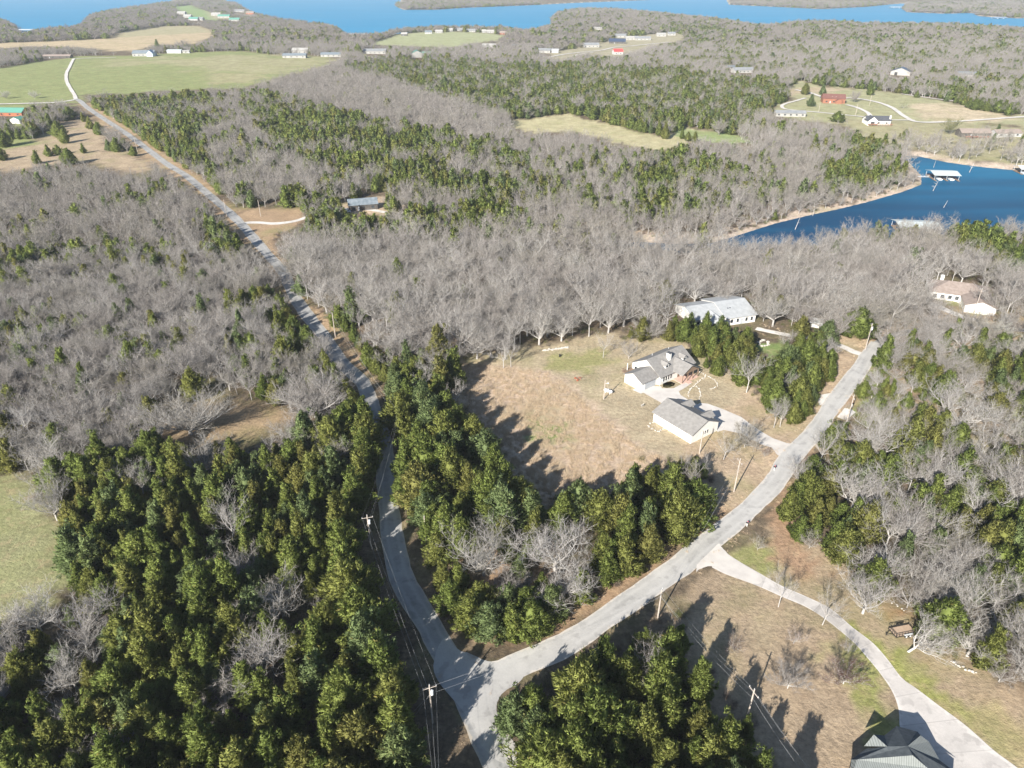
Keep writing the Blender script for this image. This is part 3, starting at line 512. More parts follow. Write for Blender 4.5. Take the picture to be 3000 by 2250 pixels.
M['bark_dark'] = barkmat('dark_twigs', (.17,.13,.115), (.22,.17,.15), (.26,.20,.17))
def tri_mesh(name, V, F, tint=None, mats=(), mi=None, nrm=None):
    me = np_mesh(name, V, F, 3)
    if tint is not None:
        a = me.attributes.new('tint', 'FLOAT_COLOR', 'POINT'); a.data.foreach_set('color', tint.astype(np.float32).ravel())
    for m in mats: me.materials.append(m)
    if nrm is not None: me.polygons.foreach_set('use_smooth', np.ones(len(F), bool)); me.normals_split_custom_set_from_vertices([tuple(q) for q in nrm])
    if mi is not None: me.polygons.foreach_set('material_index', mi.astype(np.int32))
    return me
def cedar_geo(seed, H, R, nb, nl, leaf, shape=0, hull=True):
    """feathery conical crown made of sprays; returns verts, tris, tint"""
    r = np.random.default_rng(seed); ph = r.uniform(0, 6.28, 6)
    def prof(t, a):
        base = (1-t)**.88*1.08*(.42+.58*np.minimum(1, (t+.06)/.28)) if shape == 0 else (1-t**1.9)**.75*(.45+.55*np.minimum(1, (t+.05)/.3))
        return R*base*(1+.20*np.sin(3*a+ph[0]+4*t)+.15*np.sin(5*a+ph[1]-7*t)+.10*np.sin(9*a+ph[2]+11*t))
    t = r.beta(1.15, 1.45, nb); a = r.uniform(0, 2*math.pi, nb)
    rad = prof(t, a)*r.uniform(.78, 1.14, nb); z0 = H*(.08+.90*t)*r.uniform(.97, 1.03)
    tip = np.stack([np.cos(a)*rad, np.sin(a)*rad, z0], 1)
    # three leaders at the crown top
    k = max(3, nb//22); tip[:k] = np.stack([r.normal(0, .16*R, k), r.normal(0, .16*R, k), H*r.uniform(.86, 1.03, k)], 1)
    ax = np.stack([np.cos(a), np.sin(a), .55+1.3*t+r.uniform(-.2, .5, nb)], 1); ax[:k] = np.array([0, 0, 1])+r.normal(0, .2, (k, 3)); ax /= np.linalg.norm(ax, axis=1)[:, None]
    ln = r.uniform(.75, 1.5, nb)*R*.36*(1-.35*t)
    s = r.uniform(0, 1, (nb, nl)); th = r.uniform(0, 2*math.pi, (nb, nl))
    P = tip[:, None]-ax[:, None]*((1-s)*ln[:, None])[..., None]
    u = np.cross(ax, [0, 0, 1.0])+1e-6; u /= np.linalg.norm(u, axis=1)[:, None]; v = np.cross(ax, u)
    off = (np.cos(th)[..., None]*u[:, None]+np.sin(th)[..., None]*v[:, None])
    wd2 = (leaf*.9+ln[:, None]*.32*(1-s)**.8)*r.uniform(.3, 1, (nb, nl)); P = P+off*wd2[..., None]
    d = ax[:, None]*r.uniform(.7, 1.3, (nb, nl))[..., None]+off*r.uniform(.1, .7, (nb, nl))[..., None]+r.normal(0, .25, (nb, nl, 3)); d /= np.linalg.norm(d, axis=2)[..., None]
    sd_ = np.cross(d, r.normal(0, 1, (nb, nl, 3))); sd_ /= np.linalg.norm(sd_, axis=2)[..., None]
    Ls = leaf*r.uniform(.8, 1.7, (nb, nl))[..., None]
    V = np.stack([P+d*Ls, P-d*Ls*.5+sd_*Ls*.27, P-d*Ls*.5-sd_*Ls*.27], 2).reshape(-1, 3)
    bt = np.repeat(np.clip(r.normal(.5, .22, nb), 0, 1), nl)+r.normal(0, .14, nb*nl); rust = (np.repeat(r.uniform(0, 1, nb), nl)*.35+.65*s.ravel()) > .91
    T = np.zeros((nb*nl, 3, 4)); T[..., 0] = np.clip(bt, 0, 1)[:, None]; T[..., 1] = (rust*r.uniform(.1, .8, nb*nl))[:, None]; T[..., 3] = 1
    T = T.reshape(-1, 4); F = np.arange(len(V)).reshape(-1, 3)
    out_ = np.stack([P[..., 0]/R, P[..., 1]/R, .25+.5*np.clip(P[..., 2]/H-.35, 0, 1)], 2); out_ /= np.linalg.norm(out_, axis=2)[..., None]+1e-6
    NV = out_*.55+off*.75+ax[:, None]*.25+r.normal(0, .30, (nb, nl, 3)); NV /= np.linalg.norm(NV, axis=2)[..., None]; NV = np.repeat(NV.reshape(-1, 3), 3, 0)
    if hull:
        nr, na = 7, 10; hv = []
        for i in range(nr):
            tt = i/(nr-1)
            for j in range(na):
                aa = 2*math.pi*j/na; q = prof(min(tt, .97), np.array(aa))*.45*r.uniform(.8, 1.15); hv.append((math.cos(aa)*q, math.sin(aa)*q, H*(.12+.80*tt)))
        hf = []
        for i in range(nr-1):
            for j in range(na):
                A = i*na+j; B = i*na+(j+1) % na; hf += [(A, B, B+na), (A, B+na, A+na)]
        n0 = len(V); V = np.vstack([V, hv]); F = np.vstack([F, np.array(hf)+n0]); th_ = np.zeros((len(hv), 4)); th_[:, 0] = .3; th_[:, 3] = 1; T = np.vstack([T, th_]); hn = np.array(hv)*[1, 1, 0]; hn /= np.linalg.norm(hn, axis=1)[:, None]+1e-6; hn[:, 2] = .3; NV = np.vstack([NV, hn/np.linalg.norm(hn, axis=1)[:, None]])
    return V, F, T, NV
def cedar_trunk(H, r0):
    m = MB(); m.bar((0, 0, -.3), (.05, 0, H*.45), r0, r0*.6, 6); m.bar((.05, 0, H*.45), (0, .05, H*.9), r0*.6, r0*.15, 5)
    for k in range(5):
        a = k*1.3+.4; z = H*(.14+.07*k); m.bar((0, 0, z), (math.cos(a)*r0*7, math.sin(a)*r0*7, z+.5), r0*.25, r0*.08, 4)
    return m
class Bare:
    def __init__(s, seed, H, spread, r0, trunk, nl, nb, nt_, tw, twl, up=.5, lean=0.0, twist=.35, levels=3, nlimb=6):
        s.r = random.Random(seed); s.V = []; s.F = []; s.mi = []; s.tips = []; s.o = dict(H=H, spread=spread, nl=nl, nb=nb, up=up, twist=twist, levels=levels)
        tp = Vector((lean*trunk, 0, trunk)); s.seg(Vector((0, 0, -.3)), tp, r0, r0*.72, 7)
        L0 = H-trunk
        for k in range(nlimb):
            a = 2*math.pi*(k+s.r.uniform(-.3, .3))/nlimb; el = s.r.uniform(.35, 1.0) if spread > .6 else s.r.uniform(.8, 1.3)
            if k == 0: el = 1.35
            d = Vector((math.cos(a)*math.cos(el)+lean*.6, math.sin(a)*math.cos(el), math.sin(el)))
            st = Vector((0, 0, 0)).lerp(tp, s.r.uniform(.75, 1.0))
            s.branch(st, d, L0*s.r.uniform(.75, 1.05)*(1 if el > .9 else spread), r0*s.r.uniform(.38, .6), 1)
        s.twigs(nt_, tw, twl, seed)
    def seg(s, a, b, ra, rb, n):
        d = b-a
        if d.length < 1e-5: return
        q = d.to_track_quat('Z', 'Y'); i0 = len(s.V)
        for p, rr in ((a, ra), (b, rb)):
            for k in range(n): t = 2*math.pi*k/n; s.V.append(tuple(p+q @ Vector((math.cos(t)*rr, math.sin(t)*rr, 0))))
        for k in range(n):
            A = i0+k; B = i0+(k+1) % n; s.F += [(A, B, B+n), (A, B+n, A+n)]; s.mi += [0, 0]
    def branch(s, p, d, L, r, lv):
        o = s.o; n = 4 if lv == 1 else (3 if lv == 2 else 2); d = d.normalized(); pts = [(p, r)]
        for k in range(n):
            d = (d+Vector((s.r.uniform(-1, 1), s.r.uniform(-1, 1), s.r.uniform(-.6, 1)*o['up']*1.3))*o['twist']).normalized()
            q = p+d*(L/n); r2 = r*(.74 if k < n-1 else .5); s.seg(p, q, r, r2, {1: 5, 2: 4, 3: 3}[lv])
            if lv < o['levels']:
                m = o['nl'] if lv == 1 else o['nb']
                for _ in range(m if k else max(1, m-1)):
                    dd = (d*.55+Vector((s.r.uniform(-1, 1), s.r.uniform(-1, 1), s.r.uniform(-.35, 1)))*.95).normalized(); dd.z += .12
                    s.branch(p.lerp(q, s.r.uniform(.3, 1)), dd, L*s.r.uniform(.38, .62), max(r2*.62, .022), lv+1)
            else: s.tips += [(p.lerp(q, .3), d), (q, d)]
            p, r = q, r2
        if lv < o['levels']: s.branch(p, d, L*.45, r, lv+1)
    def twigs(s, nt_, tw, twl, seed):
        r = np.random.default_rng(seed+5); P = np.array([t[0] for t in s.tips]); D = np.array([t[1] for t in s.tips]); n = len(P)
        P = np.repeat(P, nt_, 0); D = np.repeat(D, nt_, 0)*.8+r.normal(0, .55, (n*nt_, 3)); D[:, 2] += .22; D /= np.linalg.norm(D, axis=1)[:, None]
        P = P+r.normal(0, .12, P.shape); L = (twl*r.uniform(.4, 1.2, len(P)))[:, None]; S = np.cross(D, r.normal(0, 1, P.shape)); S /= np.linalg.norm(S, axis=1)[:, None]
        V = np.stack([P+D*L, P+S*tw/2, P-S*tw/2], 1).reshape(-1, 3); i0 = len(s.V); F = np.arange(len(V)).reshape(-1, 3)+i0
        s.ntr = len(s.F); s.V = np.vstack([np.array(s.V), V]); s.F = np.vstack([np.array(s.F), F]); s.mi = np.r_[np.array(s.mi), np.ones(len(F))].astype(int)
    def split(s, name, mats):
        V = s.V; a = s.F[s.mi == 0]; b = s.F[s.mi == 1]
        def sub(F, nm, mt): u, inv = np.unique(F, return_inverse=True); return tri_mesh(nm, V[u], inv.reshape(-1, 3), None, [mt])
        return sub(a, name+'_trunk', mats[0]), sub(b, name+'_crown', mats[1])
    def whole(s, name, mats): return tri_mesh(name, s.V, s.F, None, mats, s.mi)
# prototypes: all about 10 m tall, scaled per tree
NC = 7; near_cedar = []
for k in range(NC):
    sh = 1 if k in (3, 6) else 0; R_ = (3.2, 2.8, 3.5, 3.8, 2.6, 3.4, 4.0)[k]
    V, Fc, T, NV = cedar_geo(100+k, 10, R_, 330, 36, .245, sh)
    base = tri_mesh('cedar_crown', V, Fc, T, [CED['green']], nrm=NV); tm = cedar_trunk(10, .17); tme = bpy.data.meshes.new('cedar_trunk'); tme.from_pydata(tm.v, [], tm.f); tme.materials.append(M['bark_cedar'])
    near_cedar.append((base, tme, R_))
far_cedar = []
for k in range(5):
    far_cedar.append(cedar_geo(200+k, 10, (2.9, 2.6, 3.2, 3.4, 2.8)[k], 130, 10, .58, int(k in (1, 3))))
vfar_cedar = [cedar_geo(300+k, 10, 3.6+.3*k, 55, 7, 1.0, 1) for k in range(4)]
near_bare = [ # tall woodland, tall woodland, spreading, spreading, round, small, slim
 Bare(1, 11, .75, .20, 3.4, 2, 3, 1, .030, .9, up=.8, nlimb=5, twist=.5), Bare(2, 12, .6, .20, 4.4, 2, 3, 1, .030, .9, up=.9, nlimb=5, twist=.45),
 Bare(3, 10, 1.0, .36, 2.6, 3, 3, 1, .032, .9, up=.35, nlimb=8, twist=.5), Bare(4, 10.5, 1.05, .34, 2.2, 3, 3, 1, .032, .9, up=.4, twist=.55, nlimb=8),
 Bare(5, 9.5, .95, .24, 1.6, 2, 3, 7, .030, .8, up=.6, twist=.28, nlimb=9), Bare(6, 9, .8, .16, 1.2, 2, 2, 3, .030, .9, up=.8, nlimb=6, twist=.4),
 Bare(8, 12, .42, .17, 5.5, 1, 3, 2, .030, .9, up=1.0, nlimb=5, twist=.45),
 Bare(9, 8.0, 1.2, .46, 1.3, 3, 3, 2, .036, .9, up=.45, nlimb=15, twist=.2)]
BK = [s.split('bare_tree', (M['bark_limb'], M['bark_twig'])) for s in near_bare]
far_bare = [Bare(20, 11, .75, .21, 3.4, 1, 2, 2, .06, 1.1, up=.8, nlimb=6, twist=.5), Bare(21, 12, .6, .20, 4.4, 1, 2, 2, .06, 1.0, up=.9, nlimb=6, twist=.5),
            Bare(22, 10, 1.0, .28, 2.6, 1, 2, 2, .06, 1.1, up=.4, nlimb=7, twist=.6), Bare(23, 9.5, .85, .20, 1.6, 1, 2, 2, .06, 1.0, up=.7, nlimb=8, twist=.4)]
vfar_bare = [Bare(40+k, 11, .8, .24, 2.6, 1, 1, 4, .24, 1.6, up=.7, nlimb=7, levels=2) for k in range(4)]
# ------------------------------------------------------------------ instancing collections for the woods (stuff)
def pc(name, meshes):
    c = bpy.data.collections.new(name)
    for k, me in enumerate(meshes): c.objects.link(bpy.data.objects.new('%s_%02d' % (name, k), me))
    return c
def cedar_cover(geos, nm):
    out = []
    for h in ('green', 'green', 'olive', 'rusty', 'blue-green'):
        for k, (V, Fc, T, NV) in enumerate(geos):
            if h != 'green' and k >= 2+(h == 'olive'): continue
            out.append(tri_mesh(nm, V, Fc, T, [CED[h]], nrm=NV))
    return out
def meshes_near_cedar():
    out = []
    for h in HUES:
        for k, (me, tr, R_) in enumerate(near_cedar):
            if h != 'green' and k not in (0, 2, 3): continue
            m2 = me.copy() if h != 'green' else me
            if h != 'green': m2.materials.clear(); m2.materials.append(CED[h])
            out.append(m2)
    return out
PC = {'cn': pc('cedar_near', meshes_near_cedar()), 'cf': pc('cedar_mid', cedar_cover(far_cedar, 'cedar_mid')), 'cv': pc('cedar_far', cedar_cover(vfar_cedar, 'cedar_far')),
      'bn': pc('bare_near', [s.whole('bare_near', [M['bark_limb'], M['bark_twig']]) for s in near_bare]), 'bf': pc('bare_mid', [s.whole('bare_mid', [M['bark_limb'], M['bark_twig']]) for s in far_bare]),
      'bv': pc('bare_far', [s.whole('bare_far', [M['bark_limb'], M['bark_twig']]) for s in vfar_bare])}
def scatter(name, label, coll, P, scale, lean=.04, kind='stuff', sxy=None):
    n = len(P)
    if n == 0: return
    me = bpy.data.meshes.new(name); me.vertices.add(n); me.vertices.foreach_set('co', np.asarray(P, np.float32).ravel())
    r = np.random.default_rng(len(name)*7+n)
    rot = np.stack([r.normal(0, lean, n), r.normal(0, lean, n), r.uniform(0, 6.283, n)], 1)
    sc = np.stack([scale, scale, scale], 1)*(1+np.stack([r.normal(0, .10, n)]*2+[r.normal(0, .05, n)], 1))
    if sxy is not None: sc[:, :2] *= sxy
    a = me.attributes.new('rot', 'FLOAT_VECTOR', 'POINT'); a.data.foreach_set('vector', rot.astype(np.float32).ravel())
    a = me.attributes.new('scl', 'FLOAT_VECTOR', 'POINT'); a.data.foreach_set('vector', sc.astype(np.float32).ravel())
    a = me.attributes.new('pick', 'INT', 'POINT'); a.data.foreach_set('value', r.integers(0, len(coll.objects), n).astype(np.int32))
    o = bpy.data.objects.new(name, me); COL.objects.link(o)
    g = bpy.data.node_groups.new(name+'_nodes', 'GeometryNodeTree'); g.interface.new_socket(name='Geometry', in_out='INPUT', socket_type='NodeSocketGeometry'); g.interface.new_socket(name='Geometry', in_out='OUTPUT', socket_type='NodeSocketGeometry')
    N = g.nodes; L = g.links; gi = N.new('NodeGroupInput'); go = N.new('NodeGroupOutput'); ip = N.new('GeometryNodeInstanceOnPoints'); ci = N.new('GeometryNodeCollectionInfo')
    ci.inputs['Collection'].default_value = coll; ci.inputs['Separate Children'].default_value = True; ci.inputs['Reset Children'].default_value = True
    L.new(gi.outputs[0], ip.inputs['Points']); L.new(ci.outputs[0], ip.inputs['Instance']); ip.inputs['Pick Instance'].default_value = True
    for nm, ty, sk_ in (('pick', 'INT', 'Instance Index'), ('rot', 'FLOAT_VECTOR', 'Rotation'), ('scl', 'FLOAT_VECTOR', 'Scale')):
        q = N.new('GeometryNodeInputNamedAttribute'); q.data_type = ty; q.inputs['Name'].default_value = nm; L.new(q.outputs[0], ip.inputs[sk_])
    L.new(ip.outputs[0], go.inputs[0]); md = o.modifiers.new('scatter', 'NODES'); md.node_group = g
    tag(o, label, None, None, kind); return o
# ------------------------------------------------------------------ where trees stand
CUR = {}
def zone_of(u, v):
    n = len(u); ced = np.zeros(n); den = np.zeros(n); hs = np.zeros(n)
    for poly, c, d, h in ZONES: m = inpoly(u, v, poly); ced[m] = c; den[m] = d; hs[m] = h
    return ced, den, hs
OPENP = list(OPEN.values())
def is_open(u, v):
    r = np.zeros(len(u), bool)
    for p in OPENP: r |= inpoly(u, v, p)
    return r
HOUSEBOX = []   # (px polygon) visible outline of buildings, filled in by the buildings
HOUSEFOOT = []  # (x, y, radius)
def lane_clear(x, y, r):
    ok = np.ones(len(x), bool)
    for C in LANEC:
        c = C[::2]
        lo = c.min(0)-12; hi = c.max(0)+12; m = np.where(ok&(x > lo[0])&(x < hi[0])&(y > lo[1])&(y < hi[1]))[0]
        for s in range(0, len(m), 4000):
            q = m[s:s+4000]; d = np.min(np.hypot(x[q][:, None]-c[None, :, 0], y[q][:, None]-c[None, :, 1]), 1); ok[q[d < r]] = False
    return ok
def candidates(y0, y1, cell, half=44, dens=1.0, r=None):
    t = math.tan(math.radians(half)); ys = np.arange(y0, y1, cell); out = []
    for yy in ys:
        X = yy*t+30; xs = np.arange(-X, X, cell); out.append(np.stack([xs+rng.uniform(-.48, .48, len(xs))*cell, yy+rng.uniform(-.48, .48, len(xs))*cell], 1))
    return np.vstack(out)
def place(y0, y1, cell, water_ok=False):
    P = candidates(y0, y1, cell); x, y = P[:, 0], P[:, 1]; z = height(x, y)
    Hg = 9.0; um, vm = proj(x, y, z+Hg*.55); ub, vb = proj(x, y, z)
    ced, den, hs = zone_of(um, vm)
    # patchiness: groves of cedar inside the hardwood and the other way round
    pat = wob(x, y, 55)+.9*wob(y, x, 190); pc_ = np.clip(ced+.30*pat*(ced > .08)*(ced < .8), 0, 1)
    isC = rng.uniform(0, 1, len(x)) < pc_
    H = np.where(isC, rng.normal(9.7, 2.2, len(x)), rng.normal(10.2, 1.7, len(x)))*hs; H = np.clip(H, 3.2, 15)
    ut, vt = proj(x, y, z+H*.92); u3, v3 = proj(x, y, z+H*.5)
    keep = (rng.uniform(0, 1, len(x)) < den) & ~is_open(ub, vb) & ~is_open(u3, v3) & ~is_open(ut, vt)
    keep &= waterdist(x, y) < -1.5
    keep &= lane_clear(x, y, 4.0)
    for hx, hy, hr in HOUSEFOOT: keep &= np.hypot(x-hx, y-hy) > hr
    for poly, frac, ymax in HOUSEBOX:
        h = (inpoly(ut, vt, poly)|inpoly(u3, v3, poly)) & (y < ymax); keep &= ~(h & (rng.uniform(0, 1, len(x)) < frac))
    return np.column_stack([x, y, z, H, isC])[keep]
# ------------------------------------------------------------------ buildings
def gable(mbw, mbr, x0, x1, y0, y1, he, hr, axis='x', ov=.5, th=.14, zb=-.3, wi=0, ri=0):
    """walls with gables into mbw, pitched roof slabs into mbr; ridge along axis"""
    if axis == 'x':
        ym = (y0+y1)/2; f = lambda x, y, z: (x, y, z); a0, a1, b0, b1 = x0, x1, y0, y1
    else: f = lambda x, y, z: (y, x, z); a0, a1, b0, b1 = y0, y1, x0, x1
    bmid = (b0+b1)/2
    mbw.add([f(a0,b0,zb),f(a1,b0,zb),f(a1,b1,zb),f(a0,b1,zb),f(a0,b0,he),f(a1,b0,he),f(a1,b1,he),f(a0,b1,he),f(a0,bmid,hr),f(a1,bmid,hr)],
            [(0,1,5,4),(2,3,7,6),(1,2,6,9,5),(3,0,4,8,7),(4,5,9,8),(6,7,8,9)], wi)
    sl = (hr-he)/((b1-b0)/2)
    for s, bb in ((1, b0), (-1, b1)):
        e = bb-s*ov; ze = he-sl*ov; A = a0-ov; B = a1+ov; up = .03
        v = [f(A,e,ze+up),f(B,e,ze+up),f(B,bmid,hr+up),f(A,bmid,hr+up),f(A,e,ze+up+th),f(B,e,ze+up+th),f(B,bmid,hr+up+th),f(A,bmid,hr+up+th)]
        mbr.add(v, [(0,3,2,1),(4,5,6,7),(0,1,5,4),(2,3,7,6),(1,2,6,5),(3,0,4,7)], ri)
def hip(mbw, mbr, x0, x1, y0, y1, he, hr, ov=.5, inset=None):
    mbw.box(x0, x1, y0, y1, -.3, he)
    a, b, c, d = x0-ov, x1+ov, y0-ov, y1+ov; w = (d-c)/2 if inset is None else inset; ym = (c+d)/2
    mbr.add([(a,c,he),(b,c,he),(b,d,he),(a,d,he),(a+w,ym,hr),(b-w,ym,hr),(a,c,he-.15),(b,c,he-.15),(b,d,he-.15),(a,d,he-.15)],
            [(0,1,5,4),(1,2,5),(2,3,4,5),(3,0,4),(6,7,1,0),(7,8,2,1),(8,9,3,2),(9,6,0,3),(9,8,7,6)])
def opening(name, parent, x, y, z, w_, h_, face, mat, frame=None, t=.06):
    """window or door on a wall facing -y, +y, -x or +x"""
    m = MB(); fr = .07
    def bx(mb, u0, u1, z0, z1, d0, d1):
        if face == '-y': mb.box(x+u0, x+u1, y-d1, y-d0, z0, z1)
        elif face == '+y': mb.box(x+u0, x+u1, y+d0, y+d1, z0, z1)
        elif face == '-x': mb.box(x-d1, x-d0, y+u0, y+u1, z0, z1)
        else: mb.box(x+d0, x+d1, y+u0, y+u1, z0, z1)
    bx(m, -w_/2, w_/2, z, z+h_, .003, t)
    o = m.build(name, mat, parent)
    if frame:
        q = MB(); bx(q, -w_/2-fr, w_/2+fr, z+h_, z+h_+fr, .004, t+.03); bx(q, -w_/2-fr, w_/2+fr, z-fr, z, .004, t+.03); bx(q, -w_/2-fr, -w_/2, z, z+h_, .004, t+.03); bx(q, w_/2, w_/2+fr, z, z+h_, .004, t+.03)
        q.build(name+'_frame', frame, o)
    return o
def outline(o_root, pts_local, frac, grow=4):
    """image outline of the building so that trees in front of its visible face are thinned"""
    bpy.context.view_layer.update(); Mx = o_root.matrix_world; P = [Mx @ Vector(p) for p in pts_local]
    u, v = proj(np.array([p.x for p in P]), np.array([p.y for p in P]), np.array([p.z for p in P]))
    HOUSEBOX.append(([(u.min()-grow, v.min()-grow*.4), (u.max()+grow, v.min()-grow*.4), (u.max()+grow, v.max()+grow*1.2), (u.min()-grow, v.max()+grow*1.2)], frac, Mx.translation.y+12))
def house_at(name, label, cat, px, rz, group=None, loc=None):
    p = loc if loc is not None else W3(*px)
    return tag(empty(name, p, math.radians(rz)), label, cat, group)
U38 = math.radians(37.5)
# main ranch house, attached garage wing, porch, dormers, chimney
h = house_at('ranch_house', 'large cream gabled house with grey shingle roof and white chimney in the clearing', 'house', None, 37.5, loc=(45.9, 189.3, 0)); R0 = h
wl = MB(); rf = MB(); gable(wl, rf, 0, 15.6, .5, 12.4, 3.0, 6.5); wl.build('wall', M['white'], h)
roof = rf.build('roof', M['shingle_grey'], h)
w2 = MB(); r2 = MB(); gable(w2, r2, -7.2, -.02, 1.4, 8.6, 2.9, 4.75, ov=.45); w2.build('garage_wing_wall', M['white'], h); r2.build('garage_wing_roof', M['shingle_grey'], h)
rp = MB()  # porch cross gable
def cross(mb, x0, x1, y0, yb, he, hr, ov=.0, th=.12):
    xm = (x0+x1)/2
    for s, xe in ((1, x0), (-1, x1)):
        v = [(xe,y0,he),(xm,y0,hr),(xm,yb,hr),(xe,yb-2.2,he)]; v += [(a, b2, c+th) for a, b2, c in v]
        mb.add(v, [(0,1,2,3),(4,7,6,5),(0,4,5,1),(1,5,6,2),(2,6,7,3),(3,7,4,0)])
cross(rp, 5.6, 14.2, -3.4, 3.9, 3.02, 5.35); rp.build('porch_roof', M['shingle_grey'], h)
wp = MB(); wp.add([(6.2,-3.1,3.0),(13.6,-3.1,3.0),(9.9,-3.1,4.95),(6.2,-3.0,3.0),(13.6,-3.0,3.0),(9.9,-3.0,4.95)], [(0,1,2),(5,4,3),(0,3,4,1),(1,4,5,2),(2,5,3,0)]); wp.build('porch_gable', M['wood'], h)
for x_ in (6.3, 8.7, 11.1, 13.5): mb = MB(); mb.box(x_-.1, x_+.1, -3.1, -2.9, 0, 3.0); mb.build('porch_post', M['wood'], h)
mb = MB(); mb.box(6.0, 13.8, -3.3, .4, 0, .16); mb.box(7.5, 9.5, -4.4, -3.3, 0, .10); mb.build('porch_floor', M['brickwalk'], h)
for x_ in (4.4, 12.6):
    a = MB(); b_ = MB(); gable(a, b_, x_-.75, x_+.75, 2.0, 4.2, 5.0, 5.7, axis='y', ov=.25, zb=3.6); d_ = a.build('dormer', M['white'], h); b_.build('dormer_roof', M['shingle_grey'], d_); opening('dormer_window', d_, x_, 2.0, 4.25, .7, .6, '-y', M['glass'])
mb = MB(); mb.box(6.9, 7.9, 3.6, 4.9, 4.6, 7.4); c_ = mb.build('chimney', M['white'], h); mb = MB(); mb.box(6.8, 8.0, 3.5, 5.0, 7.4, 7.55); mb.box(7.1, 7.7, 3.9, 4.6, 7.55, 7.8); mb.build('chimney_cap', M['shingle_dark'], c_)
for k, (x_, y_) in enumerate([(6.0, 9.8), (13.5, 9.6), (2.5, 8.4)]): mb = MB(); mb.bar((x_, y_, 4.2), (x_, y_, 5.3), .06, n=6); mb.build('roof_vent', M['white_paint'], h)
for x_ in (1.6, 2.7, 3.8, 4.9): opening('window', h, x_, .5, .9, .75, 1.5, '-y', M['glass'], M['white'])
opening('front_door', h, 8.5, .5, 0, 1.0, 2.1, '-y', M['wood']); opening('window', h, 11.4, .5, .9, 1.6, 1.3, '-y', M['glass'], M['white']); opening('window', h, 12.8+.6, .5, .9, .8, 1.3, '-y', M['glass'], M['white'])
opening('garage_door', h, -3.4, 1.4, 0, 4.9, 2.25, '-y', M['door_grey'], M['white']); opening('window', h, 0, 10.6, 1.0, 1.4, 1.2, '-x', M['glass'], M['white'])
mb = MB(); mb.box(-4.2, -.1, 9.6, 12.8, .9, 1.05); dk = mb.build('deck', M['wood'], h)
mb = MB()
for x_ in np.arange(-4.15, 0, .45): mb.box(x_-.03, x_+.03, 12.7, 12.8, 1.05, 1.95)
for y_ in np.arange(9.7, 12.8, .45): mb.box(-4.2, -4.1, y_-.03, y_+.03, 1.05, 1.95)
mb.box(-4.2, -.1, 12.68, 12.82, 1.95, 2.02); mb.box(-4.22, -4.08, 9.6, 12.68, 1.95, 2.02); mb.build('railing', M['wood'], dk)
mb = MB(); mb.box(-2.6, -2.4, 12.0, 12.2, 1.05, 3.6); mb.build('deck_post', M['white'], dk)
HOUSEFOOT += [(45.9+5, 189.3+12, 10.5), (41, 190, 7)]; HOUSEBOX.append(([(1835,1000),(2045,1000),(2060,1180),(1840,1180)], 1, 205))
# white outbuilding
g = house_at('detached_garage', 'white three bay outbuilding with grey gable roof in front of the house', 'garage', None, 36, loc=(48.3, 158.2, 0))
wl = MB(); rf = MB(); gable(wl, rf, 0, 10.8, 0, 14.0, 3.0, 5.45, axis='y', ov=.45); wl.build('wall', M['white'], g); rf.build('roof', M['shingle_grey'], g)
for y_ in (3.2, 10.4):
    a = MB(); b_ = MB(); gable(a, b_, 7.3, 10.9, y_-1.3, y_+1.3, 4.05, 4.95, axis='x', ov=.3, zb=3.0); d_ = a.build('dormer', M['white'], g); b_.build('dormer_roof', M['shingle_grey'], d_)
for x_ in (4.6, 5.5, 6.4): opening('window', g, x_, 0, 1.1, .6, 1.1, '-y', M['glass'], M['white'])
for y_ in (2.6, 7.0, 11.4): opening('garage_door', g, 10.8, y_, 0, 3.2, 2.3, '+x', M['door_grey'], M['white'])
HOUSEFOOT.append((50, 166, 11))
# pale roofed white house behind
g = house_at('white_house', 'long white house with pale grey roof behind the cedars', 'house', None, 17, loc=(77.2, 232.5, 0))
wl = MB(); rf = MB(); gable(wl, rf, 0, 12, 0, 18, 3.0, 5.6); wl.build('wall', M['white'], g); rf.build('roof', M['shingle_pale'], g)
a = MB(); b_ = MB(); gable(a, b_, -6.5, -1.5, -2.2, 6, 2.8, 4.4, axis='y'); q_ = a.build('entry_gable', M['white'], g); b_.build('entry_gable_roof', M['shingle_pale'], q_); opening('window', q_, -4, -2.2, .9, 1.4, 1.3, '-y', M['glass'], M['white'])
wl = MB(); rf = MB(); gable(wl, rf, -11.5, -.6, 2.4, 16.5, 2.9, 5.0); wl.build('side_wall', M['white'], g); rf.build('side_roof', M['shingle_pale'], g)
for x_ in (2.2, 4.6, 8.2, 10.4): opening('window', g, x_, 0, .9, 1.0, 1.4, '-y', M['glass'], M['white'])
for x_ in (-10, -8): opening('window', g, x_, 2.4, .9, 1.1, 1.3, '-y', M['glass'], M['white'])
opening('door', g, 6.3, 0, 0, 1.0, 2.1, '-y', M['door_grey'])
opening('window', g, 12, 4, .9, 1.1, 1.3, '+x', M['glass'], M['white'])
for (x_, y_) in ((3, 5), (3.9, 5)): mb = MB(); mb.box(x_-.3, x_+.3, y_-.4, y_+.4, 4.35, 4.62); mb.build('skylight', M['glass'], g)
HOUSEFOOT += [(80, 241, 12), (67, 238, 11)]; HOUSEBOX.append(([(2085,868),(2215,868),(2220,950),(2085,940)], .93, 230))
